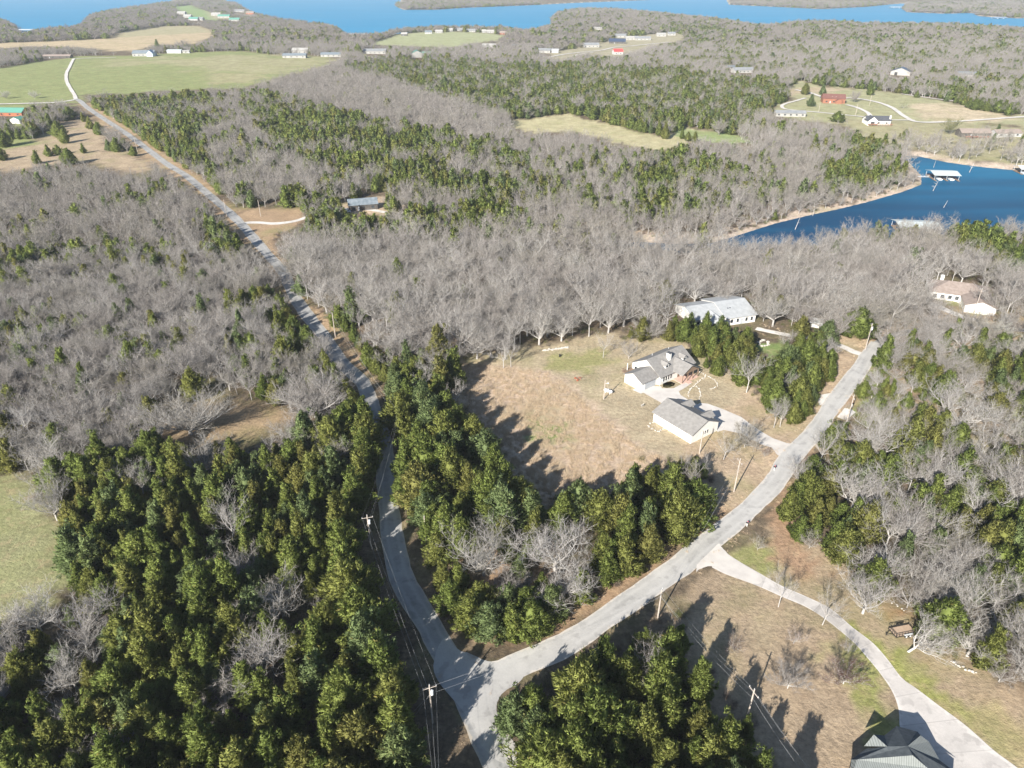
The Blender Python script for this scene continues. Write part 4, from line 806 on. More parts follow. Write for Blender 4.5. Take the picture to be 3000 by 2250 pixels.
# dark hip roofed house at the lower right corner: hand shaped roof
r8 = lambda x, y: (2400+x/3.687, 2000+y/3.687)
def rp3(x, y, z): u, v = r8(x, y); p = at(u, v, z); return (float(p[0]), float(p[1]), z)
k_ = dict(w=(345,830,3.1), gl=(510,712,3.6), glb=(485,685,3.5), glt=(590,560,5.1), gr=(735,690,5.35), t1=(702,570,3.6), t2=(835,468,3.6), t3=(1065,530,3.9), t4=(1095,570,4.9), a5=(955,685,6.0), ra=(1185,635,3.9), rb=(1305,840,3.3), m=(1010,785,6.5), rl=(405,832,4.1), s=(1170,922,5.2), q1=(330,1100,3.1), q2=(1330,1200,3.1), s2=(1530,1010,3.1))
Pk = {k: rp3(*v) for k, v in k_.items()}
hc = Vector((sum(p[0] for p in Pk.values())/len(Pk), sum(p[1] for p in Pk.values())/len(Pk), 0))
g = house_at('corner_house', 'dark hip roofed house with striped slopes coloured as sunlit beside the concrete driveway', 'house', None, 0, loc=hc)
lc = lambda n: tuple(Vector(Pk[n])-hc)
mb = MB(); dark = [('w','gl','gr','rl'), ('rl','gr','a5','m'), ('gr','t1','t2','a5'), ('a5','t2','t3'), ('a5','t3','t4'), ('glt','t1','gr')]  # faces turned from the sun, shade painted in by the darker material
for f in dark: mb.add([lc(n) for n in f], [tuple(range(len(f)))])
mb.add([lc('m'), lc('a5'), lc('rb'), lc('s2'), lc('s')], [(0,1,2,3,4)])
mb.build('roof', M['roof_shade_tone'], g)
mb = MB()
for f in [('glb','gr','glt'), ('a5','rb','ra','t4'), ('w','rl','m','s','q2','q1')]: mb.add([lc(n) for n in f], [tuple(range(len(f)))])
mb.build('lit_roof_slope', M['roof_lit_tone'], g)  # sun-facing slopes of the same roof, their light painted in by the paler material
foot = ['w','gl','t1','t2','t3','ra','rb','s2','q2','q1']; mb = MB(); cc = Vector((0, 0, 0)); n = len(foot); vs = []
for nm in foot: p = Vector(lc(nm)); q = p*.955; vs += [(q.x, q.y, -.3), (q.x, q.y, p.z-.12)]
mb.add(vs, [(2*i, 2*((i+1) % n), 2*((i+1) % n)+1, 2*i+1) for i in range(n)]); mb.build('wall', M['cream'], g)
mb = MB(); mb.add([lc('a5'), lc('rb'), (Vector(lc('rb'))*.97-Vector((0,0,1.2)))], [(0,1,2)]); mb.build('gable_wall', M['cream'], g)
HOUSEFOOT.append((61, 67, 9.5)); HOUSEFOOT.append((68, 62, 8))
# house with garage on the right
g = house_at('brown_roof_house', 'white walled house with broad brown hip roof beyond the trees at far right', 'house', (2790,893), -22)
wl = MB(); rf = MB(); hip(wl, rf, -8, 13, 4, 17, 3.0, 5.8); wl.build('wall', M['white'], g); rf.build('roof', M['shingle_brown'], g)
wl = MB(); rf = MB(); gable(wl, rf, 3, 13, -6, 4.2, 3.0, 4.8, axis='y'); wl.build('garage_wing', M['white'], g); rf.build('garage_roof', M['shingle_brown'], g)
for x_ in (-6, -3.4, -.8, 1.6): opening('window', g, x_, 4, .7, 1.3, 1.5, '-y', M['glass'], M['white'])
opening('garage_door', g, 3, -2.6, 0, 4.6, 2.3, '-x', M['white_paint'], M['grey_wall']); mb = MB(); mb.box(-4, -2.8, 14, 15, 4.0, 6.4); mb.build('chimney', M['white'], g)
p_ = W3(2790, 893); HOUSEFOOT += [(p_.x+4, p_.y+8, 14), (p_.x+8, p_.y-1, 7)]; HOUSEBOX.append(([(2735,775),(2925,775),(2925,905),(2735,905)], 1, p_.y+5)); OPENP.append([(2770,860),(2860,885),(2865,905),(2780,910),(2740,885)])
GENERIC_H = {}
def simple(name, label, cat, px, w_, d_, he, hr, rz, wall, roof, axis='x', group=None, frac=.95, wins=3, extra=None, style='gable', door=True, lift=0):
    if px[1] < 360: wall = {'white': 'far_white', 'blue_wall': 'far_white', 'cream': 'far_white'}.get(wall, wall); roof = {'roof_white': 'far_white', 'shingle_pale': 'far_roof', 'roof_blue': 'roof_old_metal'}.get(roof, roof)
    g = house_at(name, label, cat, px, rz, group)
    wl = MB(); rf = MB()
    if style == 'hip': hip(wl, rf, -w_/2, w_/2, 0, d_, he, hr)
    else: gable(wl, rf, -w_/2, w_/2, 0, d_, he, hr, axis=axis)
    wl.build('wall', M[wall], g); rf.build('roof', M[roof], g)
    for k in range(wins): x_ = -w_/2+w_*(k+.5)/wins; opening('window', g, x_+(.0 if door else 0), 0, 1.0, min(1.6, w_/wins*.4), 1.2, '-y', M['glass'])
    if door: opening('door', g, -w_/2+w_/max(1, wins)*1.0+.0, 0, 0, 1.0, 2.1, '-y', M['door_grey'])
    HOUSEFOOT.append((g.location.x, g.location.y+d_/2*math.cos(math.radians(rz)), max(w_, d_)*.62+1.5))
    outline(g, [(-w_/2, 0, 0), (w_/2, 0, 0), (-w_/2, d_/2, hr), (w_/2, d_/2, hr), (w_/2, 0, he)], frac)
    if extra: extra(g)
    return g
def deckx(x0, x1, y0, y1, z, mat='deck'):
    def f(g):
        mb = MB(); mb.box(x0, x1, y0, y1, z-.15, z)
        for x_ in np.arange(x0+.3, x1, 2.2): mb.box(x_-.1, x_+.1, y0+.1, y0+.3, -.4, z-.15)
        d_ = mb.build('deck', M[mat], g); mb = MB(); mb.box(x0, x1, y0, y0+.08, z+.85, z+.95)
        for x_ in np.arange(x0, x1+.1, .9): mb.box(x_-.05, x_+.05, y0, y0+.08, z+.0, z+.85)
        mb.build('railing', M['wood'], d_)
    return f
def loghx(g):
    for x_ in (-1.5, 1.5): mb = MB(); mb.box(x_-.5, x_+.5, 2.6, 3.2, 5.2, 5.9); mb.build('skylight', M['white_paint'], g)
    a = MB(); b_ = MB(); gable(a, b_, 1.5, 7.0, -2.5, .1, 2.9, 4.6, axis='y'); w_ = a.build('porch', M['log'], g); b_.build('porch_roof', M['roof_red'], w_)
simple('log_house', 'red log house with maroon roof and two small white skylights on the upper right meadow', 'house', (2442,303), 20, 13, 4.4, 7.6, -12, 'log', 'roof_red', extra=loghx, frac=1)
def lakehx(g):
    a = MB(); b_ = MB(); gable(a, b_, -9.8, -2.5, -3.2, 5, 3.9, 6.8, axis='y', ov=.6); w_ = a.build('front_gable', M['white'], g); b_.build('front_gable_roof', M['shingle_dark'], w_); opening('window', w_, -6.1, -3.2, 1.2, 3.2, 1.8, '-y', M['glass'])
    deckx(-10, 9.5, -5.6, -3.25, 1.4)(g); mb = MB(); mb.box(8.6, 9.6, 1.5, 2.6, 0, 7.2); mb.build('chimney', M['white'], g)
simple('lake_house', 'white lake house with dark blue grey roof and red brown deck', 'house', (2573,366), 19, 11, 3.4, 6.2, -4, 'white', 'shingle_dark', extra=lakehx, frac=1)
simple('long_white_house', 'long low white house below the loop driveway', 'house', (2316,342), 25, 9, 3, 4.6, -6, 'white', 'shingle_pale', frac=.9, wins=5)
def barnx(g): opening('barn_door', g, -4.8, 0, 0, 3.2, 3.4, '-y', M['black'])
def barn2(g):
    mb = MB(); mb.box(-8.4, -4.6, 0-.1, -.02, 0, .1)
g = simple('metal_barn', 'pale blue barn with dark panel roof and black door in the upper right woods', 'barn', (2636,221), 22, 17, 4.4, 8.4, -32, 'blue_wall', 'roof_solar', axis='y', wins=0, door=False, frac=1, extra=barnx)
simple('hidden_house', 'grey blue roofed house half hidden behind trees at upper right', 'house', (2832,226), 20, 11, 3, 5.6, -14, 'grey_wall', 'roof_blue', frac=.7)
simple('lakeside_house', 'dark timber house with grey roof and white deck chairs above the cove', 'house', (2858,402), 22, 10, 3.2, 5.4, -3, 'dark_wall', 'shingle_brown', extra=deckx(-9, 9, -4, -.1, .9), frac=.75)
simple('lakeside_cabin', 'grey roofed cabin beside the dark timber house above the cove', 'house', (2955,402), 20, 9, 3, 5.0, 5, 'grey_wall', 'shingle_brown', frac=.5)
simple('hillside_house', 'long pale house with grey roofs in the woods right of the top centre', 'house', (2180,214), 26, 13, 3.4, 6.2, 8, 'white', 'shingle_pale', frac=.95, wins=5)
simple('hillside_shed', 'dark shed left of the long pale hillside house', 'shed', (2140,203), 12, 8, 3, 4.4, 5, 'dark_wall', 'roof_blue', frac=.8, wins=2)
simple('woods_house', 'house with weathered blue grey metal roof hidden in the woods', 'house', (1066,616), 15, 8, 3.2, 5.4, 16, 'dark_wall', 'roof_old_metal', frac=.35)
simple('green_roof_house', 'brick house with wide green metal roof at the left edge', 'house', (18,340), 30, 11, 3.2, 6.2, -4, 'brick', 'roof_green', frac=1, wins=4)
simple('green_roof_shed', 'small white shed with green roof below the green roofed house', 'shed', (45,362), 9, 8, 3.2, 5.0, -10, 'white', 'roof_green', axis='y', frac=1, wins=0)
def wing(x0, x1, y0, y1, he, hr, wall, roof, axis='y'):
    def f(g): a = MB(); b_ = MB(); gable(a, b_, x0, x1, y0, y1, he, hr, axis=axis); w_ = a.build('wing', M[wall], g); b_.build('wing_roof', M[roof], w_)
    return f
simple('field_house', 'blue white farmhouse with two gabled blocks at the top of the green field', 'house', (420,165), 30, 14, 4, 7.5, 5, 'blue_wall', 'roof_blue', extra=wing(7, 15.5, -6, 6, 4.5, 8.5, 'blue_wall', 'roof_blue'), frac=1, wins=5)
simple('open_shed', 'pale open fronted shed beside the lone cedar at the field edge', 'shed', (510,156), 21, 9, 3.4, 4.8, 0, 'roof_white', 'roof_metal', frac=1, wins=2)
simple('farm_shed', 'small white shed right of the pale open fronted shed', 'shed', (545,156), 10, 6, 3, 4, 0, 'cream', 'roof_white', frac=1, wins=1)
simple('low_long_shed', 'long low brown shed at the upper end of the farm lane', 'shed', (166,171), 38, 9, 3, 4.6, 3, 'dark_wall', 'shingle_brown', frac=1, wins=4)
simple('ranch_bungalow', 'white bungalow with blue grey roof at the right end of the green field', 'house', (862,170), 33, 12, 3.4, 5.8, 3, 'white', 'roof_blue', frac=1, wins=4)
simple('ranch_bungalow', 'second blue roofed white bungalow right of the first one', 'house', (970,167), 30, 12, 3.4, 5.8, 3, 'white', 'roof_blue', frac=1, wins=4)
simple('white_farmhouse', 'cream roofed farmhouse just above the two blue roofed bungalows', 'house', (878,156), 24, 12, 4, 7, -4, 'white', 'roof_white', frac=.9)
simple('roadside_house', 'long white house with grey roof beside the pale middle lane', 'house', (1098,158), 34, 14, 4, 6.8, 2, 'white', 'shingle_pale', frac=1, wins=5)
simple('white_barn', 'tall white barn with green roofed wing behind the dense cedars', 'barn', (1222,169), 15, 15, 6, 9.5, 10, 'white', 'roof_green', axis='y', frac=1, wins=0, extra=wing(8, 21, 0, 11, 4, 7.5, 'grey_wall', 'roof_green', 'x'))
simple('cream_roof_house', 'house with bright white roof below the far pale field', 'house', (1433,139), 26, 14, 3, 5.6, -12, 'white', 'roof_white', frac=.9)
simple('blue_roof_cottage', 'cottage with pale blue roof among the grey trees right of the white roof', 'house', (1505,139), 16, 10, 3, 5, -8, 'white', 'roof_blue', frac=.8, wins=2)
simple('twin_roof_house', 'white walled house with two grey roofs where the far lane begins', 'house', (1592,155), 22, 14, 3.6, 6.4, -8, 'white', 'shingle_pale', frac=.9, extra=wing(12, 24, 4, 14, 3.4, 5.6, 'grey_wall', 'shingle_pale', 'x'))
simple('hill_house', 'long white house above the far lane', 'house', (1733,139), 27, 14, 4, 7, 4, 'white', 'shingle_pale', frac=1, wins=4)
simple('dark_roof_house', 'dark roofed house on its own white drive on the far hill', 'house', (1808,128), 30, 16, 3.6, 8, -6, 'dark_wall', 'roof_solar', frac=1, wins=3)
simple('red_roof_house', 'grey cottage with bright red roof on the far hill', 'house', (1812,160), 15, 10, 4.5, 8, 12, 'grey_wall', 'roof_bright_red', frac=1, wins=2)
simple('hill_cottage', 'cream cottage behind the dark roofed house', 'house', (1818,110), 22, 12, 3.6, 6.4, 0, 'cream', 'shingle_pale', frac=.9)
simple('hill_cottage', 'blue white cottage right of the dark roofed house', 'house', (1852,117), 24, 12, 3.6, 6.4, 3, 'blue_wall', 'roof_white', frac=.9)
simple('hill_cottage', 'long cream cottage farther along the far hill lane', 'house', (1884,118), 30, 12, 3.6, 6.4, 2, 'cream', 'shingle_pale', frac=.95, wins=4)
simple('hill_cottage', 'white cottage half hidden at the right end of the far hill', 'house', (1938,107), 18, 12, 3.6, 6.4, 2, 'white', 'roof_white', frac=.8, wins=2)
simple('hill_cottage', 'small bright white cottage at the very end of the far hill lane', 'house', (1968,104), 15, 10, 3.6, 6.4, 0, 'white', 'shingle_pale', frac=.9, wins=2)
simple('wood_cabin', 'white roofed cabin deep in the far grey wood', 'cabin', (1752,87), 20, 10, 3, 5, 0, 'white', 'roof_white', frac=.9, wins=2)
simple('shore_cabin', 'tiny white roofed cabin among trees near the far shore', 'cabin', (2084,68), 22, 12, 3.4, 5.4, 0, 'white', 'roof_white', frac=.9, wins=2)
LK = [(1184,103,18,'dark_wall','roof_white','dark fronted'),(1255,97,22,'grey_wall','roof_blue','grey blue'),(1286,95,22,'blue_wall','roof_white','pale blue'),(1318,90,18,'white','roof_white','bright white'),(1345,89,20,'cream','shingle_pale','cream walled'),(1352,90,10,'dark_wall','shingle_pale','small dark'),(1380,92,28,'white','shingle_pale','long pink white'),(1418,94,14,'white','roof_white','small white'),(1437,95,24,'cream','roof_white','tall cream'),(1474,99,20,'brick','shingle_brown','low brick')]
for (u, v, w_, wa, ro, ad) in LK: simple('lakefront_house', '%s lakefront house in the row above the far pale field' % ad, 'house', (u, v+2), w_*.66, 10, 3.2, 6.0, 0, wa, ro, frac=1, wins=3)
PE = [(530,42,30,'white','roof_white','long white roofed'),(548,52,26,'white','roof_white','white fronted'),(566,60,30,'grey_wall','roof_green','grey green roofed'),(632,46,34,'white','roof_white','white annexed'),(655,52,42,'cream','roof_green','large green roofed'),(686,62,34,'cream','roof_green','green roofed cream'),(700,36,44,'cream','shingle_pale','big gabled cream'),(732,42,30,'brick','shingle_brown','red brick'),(585,60,20,'white','shingle_pale','small grey roofed')]
for (u, v, w_, wa, ro, ad) in PE: simple('peninsula_house', '%s house on the far left peninsula' % ad, 'house', (u, v), w_*.8, 16, 4, 8, 0, wa, ro, frac=1, wins=3)
# docks
def dock(name, label, p, L_, D_, rz, roofm='roof_metal', walk=None):
    g = tag(empty(name, (p[0], p[1], ZW), math.radians(rz)), label, 'boat dock')
    mb = MB()
    for x_ in (0, L_*.5-.6, L_-1.2): mb.box(x_, x_+1.2, 0, D_, .12, .45)
    mb.box(1.2, L_*.5-.6, D_-1.5, D_, .12, .45); mb.box(L_*.5+.6, L_-1.2, D_-1.5, D_, .12, .45); mb.build('float_deck', M['wood'] if roofm != 'x' else M['steel'], g)
    mb = MB(); wl = MB(); gable(MB(), mb, 0, L_, 1.5, D_, 3.2, 4.4, ov=.6); mb.build('roof', M[roofm], g)
    for x_ in (.3, L_*.5, L_-.3):
        for y_ in (1.7, D_-.3): q = MB(); q.bar((x_, y_, .4), (x_, y_, 3.3), .1, n=6); q.build('post', M['steel'], g)
    for x_ in (L_*.27, L_*.74): q = MB(); q.add([(x_-1.1,1.5,.1),(x_+1.1,1.5,.1),(x_+1.2,6,.1),(x_,8.2,.1),(x_-1.2,6,.1),(x_-1.2,1.4,.8),(x_+1.2,1.4,.8),(x_+1.35,6,.8),(x_,8.8,.9),(x_-1.35,6,.8)], [(0,1,6,5),(1,2,7,6),(2,3,8,7),(3,4,9,8),(4,0,5,9),(5,6,7,8,9)]); q.build('moored_hull', M['white_paint'], g)
    if walk: mb = MB(); mb.box(-walk, 0, D_*.55, D_*.55+1.3, .3, .45); [mb.box(-walk+k, -walk+k+.08, D_*.55, D_*.55+.08, .45, 1.3) for k in range(0, int(walk), 2)]; mb.box(-walk, 0, D_*.55, D_*.55+.06, 1.25, 1.32); mb.build('gangway', M['steel'], g)
    return g
p = at(2738, 530, ZW); dock('boat_dock', 'roofed boat dock with gangway floating in the blue cove', (p[0], p[1]), 15, 15, -6, walk=13)
p = at(2640, 690, ZW); dock('boat_dock', 'pale roofed dock showing through bare trees on the near cove shore', (p[0], p[1]+1), 19, 15, -8)
p = at(46, 93, ZW); dock('marina_dock', 'long pale roofed dock off the wooded point at top left', (p[0], p[1]), 36, 24, 0, 'roof_white')
p = at(2611, 24, ZW); dock('far_dock', 'white roofed boat dock out on the far lake near the wooded point', (p[0], p[1]), 44, 22, 0, 'roof_white')
p = at(2915, 55, ZW); dock('far_dock', 'small dark boat dock off the bright sandy far shore', (p[0], p[1]), 36, 18, 0, 'roof_blue')
p = at(1022, 107, ZW); dock('shore_dock', 'row of white boat slips on the near edge of the big lake', (p[0], p[1]+6), 40, 16, 2, 'roof_white')
p = at(2992, 512, ZW); dock('boat_dock', 'white roofed dock cut by the right edge of the photo in the cove', (p[0], p[1]), 12, 11, -6, 'roof_white')
# ------------------------------------------------------------------ power poles and cables
POLES = {}
def pole(key, u, v, H, label, arm=None, tr=0, lamp=False):
    p = W3(u, v); g = tag(empty('power_pole', p), label, 'power pole', 'power poles along the roads')
    mb = MB(); mb.bar((0,0,-.3), (0,0,H), .17, .12, 8); mb.build('shaft', M['pole'], g)
    top = [Vector((p.x, p.y, p.z+H-.15))]
    if arm is not None:
        a = math.radians(arm); d = Vector((math.cos(a), math.sin(a), 0)); mb = MB(); mb.bar(Vector((0,0,H-.7))-d*1.2, Vector((0,0,H-.7))+d*1.2, .07, n=4); mb.build('crossarm', M['pole'], g)
        for s in (-1.1, 1.1): q = MB(); b = Vector((0,0,H-.63))+d*s; q.bar(b, b+Vector((0,0,.25)), .06, .04, 6); q.build('insulator', M['steel'], g)
        top = [Vector((p.x, p.y, p.z+H-.4))+d*s for s in (-1.1, 1.1)]
    q = MB(); q.bar((0,0,H), (0,0,H+.28), .05, .035, 6); q.build('insulator', M['steel'], g)
    for k in range(tr): q = MB(); q.bar((.34,-.05,H-2.3), (.34,-.05,H-1.3), .25, n=10); q.bar((.34,-.05,H-1.3), (.34,-.05,H-1.15), .1, n=6); q.build('transformer', M['steel'], g)
    if lamp: q = MB(); q.bar((0,0,H-.9), (.9,-.3,H-.6), .04, n=5); q.bar((.9,-.3,H-.75), (.9,-.3,H-.5), .2, .14, 8); q.build('lamp_head', M['white_paint'], g)
    POLES[key] = (top, Vector((p.x, p.y, p.z+H*.78)), p)
pole('J', 1267.6, 2118, 9.8, 'wooden power pole with guy wires on the shaded verge left of the junction', 20, 1)
pole('A', 1088, 1608, 9.6, 'wooden power pole with transformer on the shaded verge of the left road', 15, 1)
pole('B', 1174, 1287, 9.2, 'slim pale pole on the brown verge beside the central cedars')
pole('C', 1248.6, 1590, 7.6, 'short pale pole at the foot of the central cedars by the left road')
pole('D', 983, 989, 9.4, 'pale pole right of the shaded bend of the left road')
pole('E', 1926.8, 1811, 7.6, 'power pole rising from the shadow at the side road edge', 70, 0)
pole('F', 2150, 1441, 9.8, 'tall bare power pole on the brown lawn with a long thin shadow', 100, 0)
pole('G', 2182, 2128, 9.6, 'power pole sticking out of the bottom cedars beside the big shadow', 110, 0)
pole('H', 1769, 1170, 6.4, 'yard light pole beside the white propane tank', None, 0, True)
pole('I', 2535, 1024, 9.6, 'tall power pole standing in the fork at the top of the side road', 80, 1)
pole('K', 2479, 1242, 9.4, 'dark power pole by the white turnout on the side road', 80, 0)
pole('L', 665, 636, 9, 'power pole on the left verge where the white driveway begins')
pole('N', 764, 634, 8.5, 'power pole on the brown lawn above the white driveway')
pole('O', 2852, 919, 10, 'leaning looking power pole in front of the brown roofed house', 80, 0)
pole('Q', 2506, 338, 10, 'power pole beside the driveway left of the white lake house')
pole('R', 2547, 309, 9.5, 'power pole on the meadow right of the log house')
pole('S', 403, 444, 9, 'power pole by the cedars on the upper left road')
pole('T', 2545, 252, 12, 'pale pole rising above the meadow edge trees')
pole('U', 2985, 450, 11, 'leaning pale pole on the grassy bank at the right edge')
pole('V', 2398, 328, 7, 'small pole on the lawn below the log house')
pole('X', 2049, 1328, 7.5, 'short pole between the pale small tree and the cedar shadow')
pole('OFF', 1300, 2560, 9.8, 'power pole just out of the bottom of the photo'); pole('OFF2', 2520, 2600, 9.8, 'power pole beyond the lower right edge')
def cable(a, b, sag, label, r=.009, group='overhead cables'):
    n = 14; mb = MB(); pts = [a.lerp(b, k/n)-Vector((0, 0, sag*4*(k/n)*(1-k/n))) for k in range(n+1)]
    for k in range(n): mb.bar(pts[k], pts[k+1], r, n=4)
    return tag(mb.build('power_cable', M['wire']), label, 'cable', group)
def span(k1, k2, label, sag=1.0):
    t1, l1, _ = POLES[k1]; t2, l2, _ = POLES[k2]
    for i in range(2):
        cable(t1[min(i, len(t1)-1)], t2[min(i, len(t2)-1)]+Vector((0, 0, 0 if len(t2) > 1 else -.25*i)), sag, ('upper cable ', 'second upper cable ')[i]+label, group='upper cables '+label)
    cable(l1, l2, sag*1.2, 'thick lower cable '+label, .014)
span('J', 'A', 'over the left road between the junction and the transformer pole'); span('J', 'OFF', 'running off the bottom edge from the junction pole')
span('A', 'B', 'crossing the left road toward the pole by the central cedars'); span('B', 'D', 'over the shaded left road toward the bend', 1.6)
span('J', 'E', 'crossing the junction toward the side road pole', 1.2); span('E', 'F', 'along the side road to the pole on the brown lawn', 1.2)
span('E', 'G', 'down over the bottom cedars and their big shadow', .8); span('G', 'OFF2', 'leaving past the dark roofed corner house', 1.2)
span('F', 'K', 'above the side road toward the dark pole', 1.4); span('K', 'I', 'up the side road to the pole at the fork', 1.2)
cable(POLES['F'][1], POLES['X'][0][0], .6, 'thin service cable from the lawn pole to the short pole', .02)
for key, dx, dy, lb in (('J', -5.5, -3.0, 'lower guy wire staying the junction pole'), ('J', -4.2, 1.2, 'upper guy wire staying the junction pole'), ('A', -5, -1, 'guy wire staying the transformer pole'), ('A', -4.2, -3.4, 'second steeper guy wire of the transformer pole'), ('E', 3.2, -2.6, 'guy wire staying the side road pole')):
    P_ = POLES[key][2]; t_ = Vector((P_.x, P_.y, P_.z+7.5)); e_ = Vector((P_.x+dx, P_.y+dy, 0)); mb = MB(); mb.bar(t_, e_, .010, n=4); tag(mb.build('guy_wire', M['wire']), lb, 'guy wire')
# ------------------------------------------------------------------ utility trailer
p0, p1, p2 = (at(*q, .6) for q in ((2612,1842), (2626,1866), (2675,1856)))
ang = math.atan2(p2[1]-p1[1], p2[0]-p1[0]); g = tag(empty('utility_trailer', (p1[0], p1[1], 0), ang), 'black open utility trailer with tan deck parked under a bare tree', 'trailer')
Lt, Wt = 4.4, 2.1
mb = MB(); mb.box(0, Lt, 0, Wt, .55, .62); mb.build('bed', noisy('tan_plank_bed', (.34,.25,.18), (.42,.32,.24), 2, .9), g)
mb = MB(); mb.box(-.06, Lt+.06, -.07, 0, .42, .62); mb.box(-.06, Lt+.06, Wt, Wt+.07, .42, .62); mb.box(-.07, 0, 0, Wt, .42, .62); mb.box(Lt, Lt+.07, 0, Wt, .42, .62); mb.build('frame', M['black'], g)
mb = MB()
for y_ in (-.05, Wt):
    mb.box(0, Lt, y_, y_+.06, 1.12, 1.2)
    for k in range(8): x_ = k*(Lt-.08)/7; mb.box(x_, x_+.06, y_, y_+.06, .62, 1.12)
mb.box(-.05, .01, 0, Wt, 1.12, 1.2)
for k in range(4): mb.box(-.05, .01, k*Wt/4, k*Wt/4+.06, .62, 1.12)
mb.build('side_rail', M['black'], g)
mb = MB(); mb.bar((0,.3,.5), (-1.3,Wt/2,.5), .06, n=4); mb.bar((0,Wt-.3,.5), (-1.3,Wt/2,.5), .06, n=4); mb.bar((-1.3,Wt/2,.5), (-1.3,Wt/2,0), .05, n=6); mb.bar((-1.5,Wt/2,.55), (-1.2,Wt/2,.55), .09, n=6); mb.build('tongue', M['black'], g)
mb = MB(); mb.bar((Lt+.05,0,.6), (Lt+.9,0,2.0), .04, n=4); mb.bar((Lt+.05,Wt,.6), (Lt+.9,Wt,2.0), .04, n=4)
for k in range(1, 6): mb.bar((Lt+.05+.85*k/5,0,.6+1.4*k/5), (Lt+.05+.85*k/5,Wt,.6+1.4*k/5), .025, n=4)
mb.build('ramp_gate', M['black'], g)
for y_ in (-.28, Wt+.06):
    for x_ in (2.1, 2.95):
        q = MB(); q.bar((x_,y_,.36), (x_,y_+.22,.36), .36, n=16); w_ = q.build('wheel', M['tyre'], g); q = MB(); q.bar((x_,y_-.01 if y_ < 0 else y_+.2,.36), (x_,y_+.03 if y_ < 0 else y_+.24,.36), .19, n=12); q.build('rim', M['white_paint'], w_)
    q = MB(); q.box(1.6, 3.45, y_-.02, y_+.26, .78, .84); q.build('fender', M['steel'] if y_ < 0 else M['black'], g)
# ------------------------------------------------------------------ mailboxes, propane tank, yard things
def mailbox(u, v, rz, label, n=1):
    p = W3(u, v); g = tag(empty('mailbox', p, rz), label, 'mailbox'); mb = MB(); mb.box(-.06,.06,-.06,.06,-.2,1.05); mb.box(-.4,.4,-.07,.07,1.0,1.08); mb.build('post', M['white_paint'], g)
    mb = MB(); seg = 8
    for i in range(n):
        x0 = -.35+i*.45; ring = [(x0+.0, 0, 0)]
        pts = [(-.14,0),(.14,0)]+[(.14*math.cos(a), .16+.12*math.sin(a)) for a in np.linspace(0, math.pi, seg)]
        vs = [(x0+.14+q[0], -.28, 1.08+q[1]) for q in pts]+[(x0+.14+q[0], .28, 1.08+q[1]) for q in pts]; m_ = len(pts)
        order = [0, 1]+list(range(2, m_)); mb.add(vs, [tuple(reversed(order)), tuple(k+m_ for k in order)]+[(order[k], order[(k+1) % m_], order[(k+1) % m_]+m_, order[k]+m_) for k in range(m_)])
    mb.build('box', M['black'], g); q = MB(); q.box(.18,.2,-.1,.1,1.2,1.42); q.build('flag', M['roof_bright_red'], g)
mailbox(2188, 1542, .9, 'dark mailbox on white post at the side road near the concrete driveway', 1)
mailbox(2268, 1378, .9, 'dark mailbox on white post across the road from the right hand forest', 1)
mailbox(2496, 1192, .9, 'pair of dark mailboxes by the white turnout', 2)
def lathe(prof, n, mat, name, parent, M4):
    V = []; Fc = []
    for i, (r_, z_) in enumerate(prof):
        for k in range(n): a = 2*math.pi*k/n; V.append(M4 @ Vector((r_*math.cos(a), r_*math.sin(a), z_)))
    for i in range(len(prof)-1):
        for k in range(n): A = i*n+k; B = i*n+(k+1) % n; Fc.append((A, B, B+n, A+n))
    return mesh_obj(name, V, Fc, mat, parent, smooth=True)
g = tag(empty('propane_tank', W3(1781, 1152), math.radians(-35)), 'white propane tank on feet beside the yard light pole', 'propane tank')
MT = Matrix.Translation((-1.1, 0, .85)) @ Matrix.Rotation(math.pi/2, 4, 'Y')
lathe([(.01,-.35),(.3,-.28),(.45,-.1),(.5,.1),(.5,2.1),(.45,2.3),(.3,2.48),(.01,2.55)], 16, M['white_paint'], 'tank', g, MT)
for x_ in (-.7, .7): mb = MB(); mb.box(x_-.08, x_+.08, -.35, .35, -.1, .45); mb.build('foot', M['steel'], g)
mb = MB(); mb.bar((0,0,1.3), (0,0,1.55), .18, n=10); mb.build('valve_dome', M['steel'], g)
def stones(name, label, px, step, size, seed=1, cat='stone edging', dz=0):
    C = catmull(wpoly(px), step); r = random.Random(seed); mb = MB()
    for c in C:
        for _ in range(1 if size < .5 else 2):
            s = size*r.uniform(.6, 1.2); x, y = c[0]+r.gauss(0, size*.35), c[1]+r.gauss(0, size*.35); a = r.uniform(0, 3); h_ = s*r.uniform(.4, .8)
            base = []; n = 6
            for lv, (k, zz) in enumerate(((1, -.1), (1.05, h_*.55), (.6, h_))):
                for i in range(n): t = 2*math.pi*i/n+a; q = s*.5*k*r.uniform(.8, 1.15); base.append((x+math.cos(t)*q*1.3, y+math.sin(t)*q, zz))
            mb.add(base, [tuple(range(2*n, 3*n))]+[(lv*n+i, lv*n+(i+1) % n, (lv+1)*n+(i+1) % n, (lv+1)*n+i) for lv in range(2) for i in range(n)])
    o = mb.build(name, M['stone']); return tag(o, label, cat)
stones('stone_edging', 'curved pale stone edging around the outer garden bed', [r7(*q) for q in [(1250,610),(1330,620),(1400,660),(1480,700),(1540,750),(1550,800),(1510,825),(1460,840)]], .5, .36, 3)
stones('stone_edging', 'pale stone edging running from the porch walk to the garage drive', [r7(*q) for q in [(1400,650),(1390,690),(1320,740),(1260,790),(1210,840),(1180,890),(1180,940)]], .5, .36, 4)
stones('stone_edging', 'pale stone edging on the right side of the teardrop garden bed', [r7(*q) for q in [(1280,800),(1310,830),(1335,880),(1330,940),(1310,990)]], .5, .36, 5)
